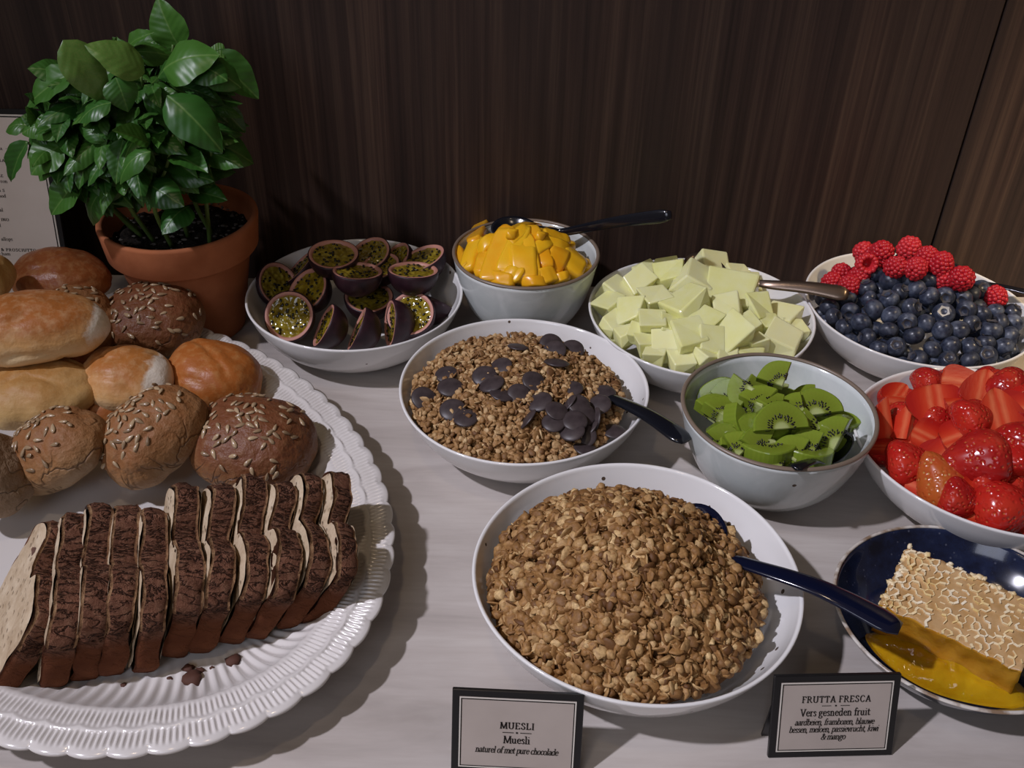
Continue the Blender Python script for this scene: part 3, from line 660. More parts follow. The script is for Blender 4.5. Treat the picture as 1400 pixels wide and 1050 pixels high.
# '|' stem with serifs, '-' straight polyline, '~' smooth polyline
G('M', .84, '|.10,0 .14,.66', '-.14,.66 .42,.02', '-.42,.02 .70,.66', '|.70,.66 .74,0'); G('U', .72, '|.14,.66 .14,.62', '~.14,.64 .14,.22 .22,.03 .38,.0 .52,.05 .58,.22 .58,.64', '|.58,.66 .58,.63')
G('E', .58, '|.14,.66 .14,0', '-.14,.65 .48,.65 .49,.55', '-.14,.34 .38,.34', '-.14,.01 .50,.01 .52,.13'); G('S', .54, '~.44,.52 .40,.64 .27,.67 .14,.60 .13,.47 .24,.38 .38,.30 .46,.18 .39,.03 .25,-.01 .12,.04 .09,.16')
G('L', .56, '|.14,.66 .14,0', '-.14,.01 .48,.01 .51,.14'); G('I', .30, '|.15,.66 .15,0'); G('F', .54, '|.14,.66 .14,0', '-.14,.65 .47,.65 .48,.54', '-.14,.34 .37,.34')
G('R', .66, '|.14,.66 .14,0', '~.14,.65 .34,.65 .47,.56 .45,.40 .32,.34 .14,.34', '-.30,.34 .58,.0', '-.54,.01 .64,.01'); G('T', .62, '|.31,.66 .31,0', '-.06,.54 .07,.65 .55,.65 .56,.54'); G('A', .68, '-.10,.0 .34,.67', '-.34,.67 .58,.0', '-.20,.22 .47,.22', '-.04,.01 .18,.01', '-.48,.01 .66,.01')
G('C', .64, '~.55,.52 .47,.64 .34,.67 .18,.59 .10,.40 .13,.16 .27,.0 .43,.0 .56,.12'); G('V', .66, '-.10,.66 .34,.0', '-.34,.0 .57,.66', '-.03,.66 .20,.66', '-.48,.66 .65,.66'); G('N', .74, '|.13,.66 .13,0', '-.13,.66 .60,.0', '|.60,.66 .60,.02')
G('O', .72, '~.36,.67 .17,.60 .09,.34 .17,.06 .36,.0 .55,.06 .63,.34 .55,.60 .36,.67'); G('P', .58, '|.14,.66 .14,0', '~.14,.65 .36,.65 .48,.55 .46,.38 .34,.30 .14,.30'); G('H', .74, '|.13,.66 .13,0', '|.60,.66 .60,0', '-.13,.34 .60,.34')
G('&', .70, '~.60,.36 .52,.14 .34,.0 .16,.02 .10,.16 .20,.32 .36,.46 .38,.60 .28,.67 .19,.58 .24,.42 .44,.14 .62,.0', '-.50,.37 .68,.37'); G('D', .70, '|.14,.66 .14,0', '~.14,.65 .38,.63 .60,.48 .60,.18 .38,.02 .14,.01')
G('a', .46, '~.10,.36 .18,.44 .29,.43 .34,.33 .34,.08 .38,.01 .44,.03', '~.34,.27 .18,.24 .08,.14 .13,.01 .25,.02 .34,.12'); G('b', .50, '-.04,.69 .13,.70 .13,.02', '~.13,.33 .24,.44 .38,.42 .45,.23 .38,.03 .24,.0 .13,.06')
G('c', .42, '~.37,.35 .28,.44 .16,.40 .08,.23 .14,.05 .26,.0 .38,.09'); G('d', .52, '-.28,.69 .38,.70 .38,.02 .48,.02', '~.38,.34 .28,.44 .14,.41 .07,.21 .13,.03 .24,.0 .38,.10'); G('e', .44, '-.09,.25 .38,.25', '~.38,.25 .35,.39 .23,.44 .12,.37 .08,.21 .14,.05 .26,.0 .39,.09')
G('f', .32, '~.36,.63 .28,.71 .19,.65 .16,.50 .16,.02', '-.04,.43 .32,.43', '-.06,.01 .27,.01'); G('g', .48, '~.22,.44 .11,.38 .11,.24 .22,.17 .33,.24 .33,.38 .22,.44', '-.32,.42 .46,.42', '~.16,.18 .10,.08 .22,.03 .38,.0 .42,-.11 .28,-.21 .12,-.19 .06,-.10 .14,.0')
G('h', .54, '-.04,.69 .13,.70 .13,.02', '~.13,.33 .26,.44 .37,.40 .40,.28 .40,.02', '-.05,.01 .21,.01', '-.32,.01 .49,.01'); G('i', .27, '-.04,.42 .14,.43 .14,.02', '-.05,.01 .23,.01', '-.135,.61 .145,.63'); G('k', .50, '-.04,.69 .13,.70 .13,.02', '-.13,.19 .37,.43', '-.22,.24 .46,.01', '-.05,.01 .21,.01')
G('l', .27, '-.04,.69 .14,.70 .14,.02', '-.05,.01 .23,.01'); G('m', .80, '-.04,.42 .13,.43 .13,.02', '~.13,.33 .26,.44 .36,.40 .39,.28 .39,.02', '~.39,.33 .52,.44 .62,.40 .66,.28 .66,.02', '-.05,.01 .21,.01', '-.32,.01 .46,.01', '-.58,.01 .75,.01'); G('n', .54, '-.04,.42 .13,.43 .13,.02', '~.13,.33 .26,.44 .37,.40 .40,.28 .40,.02', '-.05,.01 .21,.01', '-.32,.01 .49,.01')
G('o', .48, '~.24,.44 .12,.38 .07,.22 .12,.05 .24,.0 .36,.05 .41,.22 .36,.38 .24,.44'); G('p', .50, '-.04,.42 .13,.43 .13,-.20', '~.13,.33 .24,.44 .38,.42 .45,.23 .38,.03 .24,.0 .13,.06', '-.05,-.2 .23,-.2'); G('r', .37, '-.04,.42 .13,.43 .13,.02', '~.13,.30 .22,.43 .34,.42', '-.05,.01 .23,.01'); G('s', .37, '~.31,.35 .23,.44 .12,.41 .10,.31 .19,.25 .29,.17 .28,.04 .17,.0 .07,.06')
G('t', .33, '~.15,.58 .14,.10 .20,.01 .31,.06', '-.03,.42 .29,.42'); G('u', .54, '-.03,.42 .12,.43', '~.12,.42 .12,.12 .18,.01 .28,.02 .39,.12', '-.30,.42 .39,.43 .39,.02 .49,.02'); G('v', .46, '-.08,.43 .23,.0', '-.23,.0 .39,.43', '-.02,.43 .16,.43', '-.32,.43 .45,.43'); G('w', .66, '-.08,.43 .20,.0', '-.20,.0 .33,.42', '-.33,.42 .45,.0', '-.45,.0 .58,.43', '-.02,.43 .15,.43', '-.51,.43 .64,.43')
G('z', .42, '-.08,.33 .08,.42 .35,.42 .07,.01 .36,.01 .37,.11'); G(',', .22, '-.11,.05 .13,-.02 .08,-.12'); G(' ', .24); G('-', .9, '-.06,.24 .84,.24')
def hull(P):
    P = sorted(set(P)); 
    if len(P) < 3: return P
    def half(Q):
        h = []
        for p in Q:
            while len(h) > 1 and (h[-1][0] - h[-2][0]) * (p[1] - h[-2][1]) - (h[-1][1] - h[-2][1]) * (p[0] - h[-2][0]) <= 1e-12: h.pop()
            h.append(p)
        return h
    a, b = half(P), half(P[::-1]); return a[:-1] + b[:-1]
def text_geo(s, size, cx, y, weight=.10, italic=0., track=0., align='C', fit=None):
    """flat lettering in the local x/y plane, baseline y, centred on cx"""
    segs = []; x = 0
    for ch in s:
        adv, st = GL[ch]
        for q in st:
            P = [tuple(map(float, a.split(','))) for a in q[1:].split()]
            if q[0] == '|':
                for (px_, py_) in (P[0], P[-1]): segs.append(((x + px_ - .075, py_), (x + px_ + .075, py_)))
            if q[0] == '~': P = [(p.x, p.y) for p in smooth_path([(a, b, 0) for a, b in P], (len(P) - 1) * 3)]
            for a, b in zip(P[:-1], P[1:]): segs.append(((x + a[0], a[1]), (x + b[0], b[1])))
        x += adv * (.88 if italic else 1) + track
    fx = fit / ((x - track) * size) if fit else 1.; wd = (x - track) * size * fx; off = cx - (wd / 2 if align == 'C' else wd if align == 'R' else 0)
    nib = [(weight / 2 * math.cos(a), weight * .2 * math.sin(a)) for a in np.linspace(0, 2 * PI, 8, endpoint=False)]
    V = []; F = []
    for a, b in segs:
        H = hull([(round(p[0] + n_[0], 5), round(p[1] + n_[1], 5)) for p in (a, b) for n_ in nib])
        b0 = len(V); V += [(off + (hx + italic * hy) * size * fx, y + hy * size, 0) for hx, hy in H]; F.append(list(range(b0, b0 + len(H))))
    return V, F
def frame_rect(w, h, t_, cx=0, cy=0):
    o_ = [(cx - w / 2, cy - h / 2), (cx + w / 2, cy - h / 2), (cx + w / 2, cy + h / 2), (cx - w / 2, cy + h / 2)]
    i_ = [(cx - w / 2 + t_, cy - h / 2 + t_), (cx + w / 2 - t_, cy - h / 2 + t_), (cx + w / 2 - t_, cy + h / 2 - t_), (cx - w / 2 + t_, cy + h / 2 - t_)]
    return [(x, y, 0) for x, y in o_ + i_], [(k, (k + 1) % 4, 4 + (k + 1) % 4, 4 + k) for k in range(4)]
def sign(name, mid, yawd, lean, w, h, border, label, lines, legx, rules=()):
    # local frame: x right, y up the board, z out of the face
    q = (Matrix.Rotation(math.radians(yawd), 4, 'Z') @ Matrix.Rotation(math.radians(90 - lean), 4, 'X')).to_quaternion()
    root = empty(name, mid, q); tag(root, label, 'sign')
    V, F = box(0, h / 2, -.0015, w, h, .003); V, F = bevelled(V, F, .0004, 1); obj('board', V, F, M['black'], root, smooth=False)
    pw, ph = w - 2 * border, h - 2 * border
    V, F = box(0, h / 2, .0002, pw, ph, .0004); obj('card', V, F, M['card'] if h > .1 else M['card_grey'], root, smooth=False)
    V, F = frame_rect(pw, ph, w * .010, 0, h / 2); obj('card_edge', V, F, M['card_white'], root, (0, 0, .00055), smooth=False)
    V, F = frame_rect(pw - w * .022, ph - w * .022, w * .007, 0, h / 2); obj('border_line', V, F, M['ink'], root, (0, 0, .0006), smooth=False)
    for a in lines:
        V, F = text_geo(*a[0], **a[1]); obj('lettering', V, F, M['ink'], root, (0, 0, .0007), smooth=False)
    for (x0, x1, y, tk) in rules:
        V, F = box((x0 + x1) / 2, y, .0006, x1 - x0, tk, .0002); obj('rule', V, F, M['ink'], root, smooth=False)
    # folded rear strut reaching back to the table
    c, s = math.cos(math.radians(lean)), math.sin(math.radians(lean))
    L = h * .62; yb = L * s  # foot of the strut in local coordinates
    hw = legx
    fy, fz = -(.026) * s, -(.026) * c          # point on the table behind the board
    V = [(-hw, .0, -.003), (hw, .0, -.003), (hw, L, -.003), (-hw, L, -.003), (-hw, fy + .0008, fz - .012), (hw, fy + .0008, fz - .012)]
    foot = (-(h * .42) * s, -(h * .42) * c)
    P = [(L, -.003), (foot[0] + .0016, foot[1]), (foot[0] + .0002, foot[1] + .001), (L - .004, -.003)]
    V = [(x, a, b) for x in (-hw, hw) for a, b in P]; F = [(0, 1, 2, 3), (7, 6, 5, 4), (0, 4, 5, 1), (1, 5, 6, 2), (2, 6, 7, 3), (3, 7, 4, 0)]
    obj('strut', V, F, M['black'], root, smooth=False)
    return root
bl, br = at(1050, 1037), at(1219, 1033); md = (bl + br) / 2; md.z = .0006
W2 = .0812; H2 = .0590
sign('buffet_sign', md, math.degrees(math.atan2(br.y - bl.y, br.x - bl.x)), 21, W2, H2, .0046, 'small black-framed sign reading frutta fresca, in front of the honey dish',
     [(('FRUTTA FRESCA', .0066, 0, .0403), dict(weight=.14, track=.07, fit=.0443)), (('Vers gesneden fruit', .0076, 0, .0305), dict(weight=.12, fit=.0452)), (('aardbeien, frambozen, blauwe', .0064, 0, .0240), dict(weight=.11, italic=.25, fit=.0513)), (('bessen, meloen, passievrucht, kiwi', .0064, 0, .0187), dict(weight=.11, italic=.25, fit=.0580)), (('& mango', .0064, 0, .0132), dict(weight=.11, italic=.25, fit=.0160))],
     W2 * .5, [(-.0005, .0005, .0377, .0009), (-.009, -.003, .0377, .0002), (.003, .009, .0377, .0002)])
sign('buffet_sign', Vector((.0080, .3500, .0006)), -1.6, 21, W2, H2, .0046, 'small black-framed sign reading muesli, in front of the granola bowl',
     [(('MUESLI', .0066, 0, .0335), dict(weight=.14, track=.07, fit=.0212)), (('Muesli', .0076, 0, .0232), dict(weight=.12, fit=.0166)), (('naturel of met pure chocolade', .0066, 0, .0160), dict(weight=.11, italic=.25, fit=.0516))],
     W2 * .5, [(-.0006, .0006, .0307, .0010), (-.0090, -.002, .0307, .0003), (.002, .0090, .0307, .0003)])
# menu board behind the buns
MW, MH = .156, .207
mc = Vector((-.4715 - MW / 2, .888, .0006))
mq = (Matrix.Rotation(math.radians(90 - 12), 4, 'X')).to_quaternion(); mn = mq @ Vector((0, 0, 1))
def on_menu(x, y):      # a point of the menu card in the card's own coordinates
    d = ray(x, y); p = CAM + d * ((mc - CAM).dot(mn) / d.dot(mn)); return mq.inverted() @ (p - mc)
def fr(s, x, y, sz, **k):
    p = on_menu(x, y); return ((s, sz, p.x, p.y), dict(align='R', **k))
k0 = on_menu(8, 203); k1 = on_menu(17, 203)
sign('menu_board', mc, 0, 12, MW, MH, .0052, 'tall cream menu card in a black stand at the left edge, behind the plant',
     [fr('A', 4, 205, .0036, weight=.13), fr('LA', 7, 221, .0040, weight=.14, track=.06), fr('LE', 5, 242, .0040, weight=.14, track=.06), fr('ron', 11, 250, .0052), fr('LA S', 7, 262, .0042, weight=.14, track=.06), fr('ood', 9, 270, .0052), fr('al', 5, 289, .0052),
      fr('INO', 13, 302, .0042, weight=.14, track=.10), fr('l', 2, 310, .0052), fr('allops', 18, 329, .0052), fr('O & PROSCIUTTO', 50, 344, .0044, weight=.15, track=.12), fr('& ham', 15, 349, .0052), fr('s', 8, 360, .0052), fr('oens', 19, 368, .0052)],
     MW * .3, [(k0.x, k1.x, k0.y, .0002)])

# ------------------------------------------------------------------ granola
def grains(name, c, hf, R, N, smin, smax, mat, label, seed, offx=0, offy=0, flake=.72):
    rg = np.random.default_rng(seed)
    # solid heap underneath
    V = [Vector((0, 0, 0))]; NRr, NAa = 26, 72; F = []
    V[0] = Vector((offx, offy, hf(c.x + offx, c.y + offy) - .004))
    for j in range(1, NRr + 1):
        for k in range(NAa):
            a = 2 * PI * k / NAa; r = R * j / NRr; x, y = offx + r * math.cos(a), offy + r * math.sin(a); V.append(Vector((x, y, hf(c.x + x, c.y + y) - .004)))
    T = [(0, 1 + k, 1 + (k + 1) % NAa) for k in range(NAa)]
    for j in range(NRr - 1):
        for k in range(NAa):
            a, b, d, e = 1 + j * NAa + k, 1 + (j + 1) * NAa + k, 1 + (j + 1) * NAa + (k + 1) % NAa, 1 + j * NAa + (k + 1) % NAa; T += [(a, b, d), (a, d, e)]
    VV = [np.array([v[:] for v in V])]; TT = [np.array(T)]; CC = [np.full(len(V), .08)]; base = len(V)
    I = ICO2; nv = len(I[0])
    protos = []
    for k in range(10):
        p = I[0].copy(); q = np.array([1 + .28 * nz(Vector(v) + Vector((k * 3.1, 0, 0)), 1.6) for v in p]); protos.append(p * q[:, None])
    n = 0
    cl = rg.uniform(-1, 1, (40, 2)) * R
    while n < N:
        r = R * math.sqrt(rg.uniform()); a = rg.uniform(0, 2 * PI); x, y = offx + r * math.cos(a), offy + r * math.sin(a)
        z0 = hf(c.x + x, c.y + y); s = rg.uniform(smin, smax) * (1.15 if rg.uniform() < .15 else 1)
        e = .004; gx = (hf(c.x + x + e, c.y + y) - hf(c.x + x - e, c.y + y)) / (2 * e); gy = (hf(c.x + x, c.y + y + e) - hf(c.x + x, c.y + y - e)) / (2 * e)
        nr = Vector((-gx, -gy, 1)).normalized()
        ht = rg.uniform(-.003, .0040)
        if rg.uniform() < .12: ht += .002
        if rg.uniform() < flake: sc = np.array([s, s * rg.uniform(.65, .9), s * rg.uniform(.16, .30)])
        else: sc = np.array([s * .8, s * rg.uniform(.55, .75), s * rg.uniform(.5, .65)])
        q = frame((nr + Vector(rg.normal(size=3)) * .75).normalized(), Vector(rg.normal(size=3)))
        Rm = np.array(q.to_matrix())
        p = protos[rg.integers(10)] * sc @ Rm.T + np.array([x, y, z0 + ht])
        VV.append(p); TT.append(I[1] + base); base += nv
        tone = np.clip(rg.normal(.46, .25) + .14 * nz(Vector((x, y, 0)), 60) , 0, 1)
        CC.append(np.full(nv, tone)); n += 1
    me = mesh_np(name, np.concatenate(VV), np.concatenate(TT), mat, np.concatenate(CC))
    o = link(name, me, None, c); tag(o, label, 'granola', None, 'stuff'); return o
def heap(c, R, peak, edge, dx=0, dy=0, pw=1.7, lump=.003, sd=0.):
    def hf(x, y):
        d = math.hypot(x - c.x - dx, y - c.y - dy) / R
        return edge + (peak - edge) * (1 - min(d, 1.25) ** pw) + lump * nz(Vector((x, y, sd)), 38)
    return hf
hG = heap(cG, .100, .098, .040, -.008, -.004, 1.45, .005, 1.)
grains('granola', cG, hG, .0945, 5400, .0030, .0060, M['granola'], 'heap of toasted golden granola clusters in the nearest bowl', 3, -.0075, -.006)
hC = heap(cC, .098, .066, .043, -.006, -.004, 1.8, .003, 2.)
grains('granola', cC, hC, .0930, 5400, .0025, .0046, M['granola_light'], 'crunchy granola under chocolate discs in the middle bowl', 4, -.0055, -.005, .5)
# chocolate discs
dp = [(0, .0), (.0088, 0), (.0096, .0006), (.0096, .0011), (.0086, .0018), (.005, .0026), (0, .0029)]
V, F = lathe(dp, 28); DISC = mesh('chocolate_disc', V, F, M['choc'])
discs = [(268, 275, 'left chocolate disc nearest the rim of the granola bowl, upper of a pair'), (285, 335, 'left chocolate disc, lower of the pair at the left side'), (165, 385, 'leftmost chocolate disc, half sunk in granola'), (297, 438, 'chocolate disc under another at lower left of the heap'), (355, 475, 'chocolate disc lying on top at the lower left of the heap'),
         (443, 285, 'large chocolate disc in the overlapping trio left of the heap centre'), (518, 240, 'uppermost disc of the overlapping trio left of centre'), (475, 320, 'lowest disc of the overlapping trio left of centre'), (522, 368, 'chocolate disc just below the overlapping trio'), (598, 365, 'chocolate disc right beside the one below the trio'),
         (665, 308, 'flat round chocolate disc in the middle of the heap'), (840, 342, 'flat chocolate disc alone above the spoon-side cluster'), (692, 402, 'chocolate disc between the middle one and the cluster'), (640, 482, 'chocolate disc tilted on edge at lower middle'), (768, 468, 'disc at the left end of the chocolate cluster'), (755, 515, 'lower left disc of the chocolate cluster'),
         (825, 425, 'top disc of the chocolate cluster'), (868, 445, 'disc behind the top of the chocolate cluster'), (885, 482, 'disc in the middle of the chocolate cluster'), (965, 432, 'disc at the right of the cluster by the spoon handle'), (948, 495, 'disc standing on edge in the cluster below the spoon'), (850, 520, 'disc lying low in the chocolate cluster'), (840, 560, 'lowest wide disc of the chocolate cluster'),
         (1030, 535, 'chocolate disc nearest the right rim under the spoon handle'), (900, 615, 'chocolate disc at the front rim'), (595, 152, 'small-looking disc at the back of the heap, left'), (745, 138, 'back disc in the group at the far side of the heap'), (760, 168, 'front disc in the group at the far side of the heap'), (840, 165, 'rightmost disc of the group at the far side'), (770, 225, 'disc half buried below the far group'), (893, 556, 'disc lying between cluster and front rim'), (925, 525, 'disc leaning in the lower right of the cluster'), (985, 365, 'disc under the spoon tip')]
edge_discs = {13, 20, 16, 25, 29, 31}
for k, (x, y, lb) in enumerate(discs):
    p = on(530 + x * .3, 430 + y * .3, lambda a, b: hC(a, b) + .0045)
    rd = random.Random(k + 60)
    n_ = Vector((rd.uniform(-.35, .35), rd.uniform(-.55, .15), 1))
    if k in edge_discs: n_ = Vector((-.7, .2, .55)) if k != 20 else Vector((-.9, -.1, .3))
    if k in (25, 29): n_ = Vector((.1, .35, 1))
    if 14 <= k <= 22: p.z += .003 + .0015 * ((k * 7) % 4)
    tag(link('chocolate_disc', DISC, None, p, frame(n_), rd.uniform(1.02, 1.2)), lb, 'chocolate disc', 'chocolate discs on the granola')

# ------------------------------------------------------------------ spoons
def spoon(label, bowl_c, bowl_n, neck, end, mat, wide=.0052, bow=.01, bowl_l=.026, bowl_w=.019, thick=.0016, mid=None, end_w=None, upv=(0, 0, 1)):
    """bowl_c centre of the spoon bowl, neck = where handle leaves the food, end = handle tip (all world)"""
    root = empty('serving_spoon', bowl_c); tag(root, label, 'spoon')
    bowl_c, neck, end = Vector(bowl_c), Vector(neck), Vector(end)
    d = (neck - bowl_c).normalized(); q = frame(bowl_n, d)
    V = []; F = []; NR, NAa = 8, 36
    for side, off in ((0, 0.), (1, -thick)):
        V.append((0, 0, -.008 + off))
        for j in range(1, NR + 1):
            for k in range(NAa):
                a = 2 * PI * k / NAa; r = j / NR; egg = 1 + .12 * math.cos(a)
                V.append((bowl_l * r * math.cos(a), bowl_w * r * math.sin(a) / egg, -.008 * (1 - r ** 2) + (off if j < NR else off * .6)))
    def idx(s, j, k): return s * (1 + NR * NAa) + (0 if j == 0 else 1 + (j - 1) * NAa + k % NAa)
    for s in (0, 1):
        for k in range(NAa):
            f = (idx(s, 0, 0), idx(s, 1, k), idx(s, 1, k + 1)); F.append(f if s == 0 else f[::-1])
            for j in range(1, NR):
                f = (idx(s, j, k), idx(s, j + 1, k), idx(s, j + 1, k + 1), idx(s, j, k + 1)); F.append(f if s == 0 else f[::-1])
    for k in range(NAa): F.append((idx(0, NR, k), idx(1, NR, k), idx(1, NR, k + 1), idx(0, NR, k + 1)))
    obj('spoon_bowl', V, F, mat, root, (0, 0, 0), q)
    st = q @ Vector((bowl_l * .97, 0, -.0012))
    a = neck - bowl_c; b = end - bowl_c
    md_ = (a + b) / 2 + Vector((0, 0, bow)) if mid is None else Vector(mid) - bowl_c
    P = smooth_path([st, st * .4 + a * .6 if (a - st).length > .004 else st + (a - st) * .5, a, md_, b], 34)
    ew = end_w or wide * 1.5
    def rad(t_): 
        if t_ > .965: return ew * (.90 - 10 * (t_ - .965))
        return wide * .62 + (ew - wide * .62) * max(0, (t_ - .15) / .85) ** 1.3
    V, F = tube(P, rad, 12, lambda t_: .42 - .12 * t_, upv); obj('handle', V, F, mat, root)
    return root
# mango spoon : bowl visible behind the strips, handle pointing right and up
spoon('black spoon in the mango bowl, handle sticking out to the right', at(702, 310, .092), (-.1, -.2, 1), at(772, 317, .090), aty(918, 294, .865), M['spoon_black'], .0046, .002, .024, .018, end_w=.0072, upv=(0, -1, .45))
spoon('black spoon stuck in the chocolate disc granola', on(800, 528, lambda a, b: hC(a, b) - .006), (-.3, .2, 1), on(829, 541, lambda a, b: hC(a, b) + .004), at(939, 603, .064), M['spoon_black'], .0060, .004, end_w=.0105)
spoon('long navy spoon resting in the plain granola, handle over the honey dish', at(955, 722, .052), (-.4, -.1, 1), at(1012, 768, .064), at(1231, 860, .070), M['spoon_navy'], .0058, .006, end_w=.0108)
spoon('bronze spoon in the melon bowl, handle pointing at the blueberries', at(965, 365, .064), (0, -.3, 1), at(1052, 389, .070), at(1160, 403, .074), M['spoon_bronze'], .0048, .002, .024, .018, end_w=.0085, upv=(0, -.7, .7))
spoon('black spoon in the berry bowl, handle leaving right', at(1300, 372, .064), (0, -.2, 1), at(1350, 388, .068), at(1455, 418, .072), M['spoon_black'], .0042, .003, .022, .017, end_w=.007)
spoon('dark small spoon leaning inside the kiwi bowl at the front rim', at(1140, 612, .056), (-.5, .2, .8), at(1115, 630, .074), at(1086, 640, .084), M['spoon_black'], .0042, .001, .022, .016, end_w=.0055)

# ------------------------------------------------------------------ passion fruit halves
def passion_proto():
    R = .0245; root = empty('passion_fruit_half', (0, 0, 0))
    prof = [(0, -R * 1.02)] + [(R * math.sin(a), -R * 1.02 * math.cos(a)) for a in np.linspace(.12, PI / 2, 14)] + [(R * .985, .0006), (R * .955, .0008)]
    V, F = lathe(prof, 48, lambda a, r, z: 1 + .012 * math.sin(3 * a)); obj('skin', V, F, M['pf_skin'], root)
    V, F = lathe([(R * .965, .0007), (R * .90, .0010), (R * .84, .0004), (R * .80, -.002)], 48, lambda a, r, z: 1 + .012 * math.sin(3 * a)); obj('pith', V, F, M['pf_pith'], root)
    V = [(0, 0, -.0008)]; F = []
    for j in range(1, 13):
        for k in range(44):
            a = 2 * PI * k / 44; r = R * .83 * j / 12; p = Vector((r * math.cos(a), r * math.sin(a), 0)); V.append((p.x, p.y, -.0012 + .0016 * nz(p, 210) + .0008 * nz(p, 90)))
    for k in range(44): F.append((0, 1 + k, 1 + (k + 1) % 44))
    for j in range(11):
        for k in range(44): F.append((1 + j * 44 + k, 1 + (j + 1) * 44 + k, 1 + (j + 1) * 44 + (k + 1) % 44, 1 + j * 44 + (k + 1) % 44))
    pulp = obj('pulp', V, F, M['pf_pulp'], root)
    rg = np.random.default_rng(5); sv = []; sf = []
    for k in range(30):
        a = rg.uniform(0, 2 * PI); r = R * .76 * math.sqrt(rg.uniform()); s = np.array([.0017, .0011, .0007]); an = rg.uniform(0, PI)
        Rm = np.array([[math.cos(an), -math.sin(an), 0], [math.sin(an), math.cos(an), 0], [0, 0, 1]])
        sv.append((ICO2[0] * s) @ Rm.T + np.array([r * math.cos(a), r * math.sin(a), -.0004])); sf.append(ICO2[1] + NV2 * k)
    o = link('seeds', mesh_np('seeds', np.concatenate(sv), np.concatenate(sf), M['pf_seed']), pulp); o['kind'] = 'stuff'
    return root
pp = passion_proto(); first = True
PF = [((600, 320), .082, (.05, -.12, 1), 1.1, 'topmost passion fruit half, open side up, at back left of heap'), ((735, 415), .078, (.06, .16, 1), 1.08, 'passion fruit half facing up in the centre front of the heap top'), ((808, 315), .066, (-.25, -.35, .9), .95, 'passion fruit half peeking between the two upper halves at the back'),
      ((1105, 340), .070, (-.35, -.05, 1), 1.02, 'passion fruit half at the back right, tilted left'), ((1050, 410), .074, (.03, .18, 1), 1.1, 'passion fruit half facing up at the right of the heap'), ((952, 345), .058, (-.6, -.3, .7), .85, 'small passion fruit half wedged behind at the back right'),
      ((292, 490), .046, (.62, -.42, .55), 1.02, 'leftmost passion fruit half, turned to the right'), ((455, 520), .052, (-.45, -.45, .75), 1.05, 'passion fruit half tilted left in the left middle'), ((350, 668), .040, (-.12, -.75, .62), 1.10, 'passion fruit half facing the camera at the front left'),
      ((548, 720), .036, (-.86, -.12, .55), 1.0, 'passion fruit half leaning left in the front row, second from left'), ((735, 742), .036, (-.90, -.02, .45), 1.0, 'passion fruit half leaning left in the middle of the front row'), ((922, 708), .038, (-.93, -.28, .22), 1.02, 'passion fruit half standing on edge at front right'),
      ((1035, 655), .044, (-.15, -.52, .8), 1.05, 'passion fruit half partly hidden behind the standing one, front right'), ((800, 560), .042, (.05, -.15, 1), 1.08, 'passion fruit half lying below the centre one, only its rim visible'), ((408, 392), .052, (-.65, .0, .7), .95, 'dark passion fruit half at the back left, mostly skin visible'),
      ((1165, 590), .034, (.3, .5, .55), 1.0, 'passion fruit half low at the right, only dark skin showing'), ((862, 385), .062, (-.2, -.2, 1), .9, 'passion fruit half behind the centre one, just its rim showing')]
for k, ((x, y), z, n_, s, lb) in enumerate(PF):
    r_ = pp if k == 0 else copy_tree(pp)
    r_.location = at(310 + x / 4.118, 270 + y / 4.118, z); r_.rotation_mode = 'QUATERNION'; r_.rotation_quaternion = frame(n_, None, k * 1.3); r_.scale = (s * .96,) * 3
    tag(r_, lb, 'passion fruit', 'passion fruit halves')

# ------------------------------------------------------------------ melon chunks
def zin(r):   # inner surface of the shallow bowls
    return float(np.interp(r, [0, .045, .071, .089, .1005, .1068], [.0056, .0062, .0098, .0228, .039, .053]))
def keep(p, c, rad):
    d = Vector((p.x - c.x, p.y - c.y)); r = d.length; mx = .104 - rad
    if p.z > .058: mx += .012
    if r > mx: d *= mx / r; r = mx
    z = max(p.z, zin(min(r + rad * .8, .1068)) + rad * .75 if r + rad > .06 else zin(r) + rad)
    return Vector((c.x + d.x, c.y + d.y, z))
def chunk_mesh(sd):
    rd = random.Random(sd); V, F = box(0, 0, 0, 1, rd.uniform(.75, 1.0), rd.uniform(.6, .85))
    sh = rd.uniform(-.3, .3); V = [Vector((x + sh * z + rd.uniform(-.12, .12), y + rd.uniform(-.12, .12) + .2 * x * rd.uniform(-1, 1), z + rd.uniform(-.1, .1))) for x, y, z in V]
    V, F = bevelled(V, F, .05, 2); return V, F
CH = []
for k in range(7):
    V, F = chunk_mesh(k + 20); CH.append((V, F))
def chunk(name, p, size, q, mat, label, cat, group, k):
    V, F = CH[k % 7]; me = CHM[(mat.name, k % 7)] if (mat.name, k % 7) in CHM else CHM.setdefault((mat.name, k % 7), mesh(name, [v * .026 for v in V], F, mat, smooth=False))
    o = link(name, me, None, p, q, size / .026); tag(o, label, cat, group); return o
CHM = {}
hM = heap(cM, .100, .082, .047, -.006, .0, 1.9, .002, 3.)
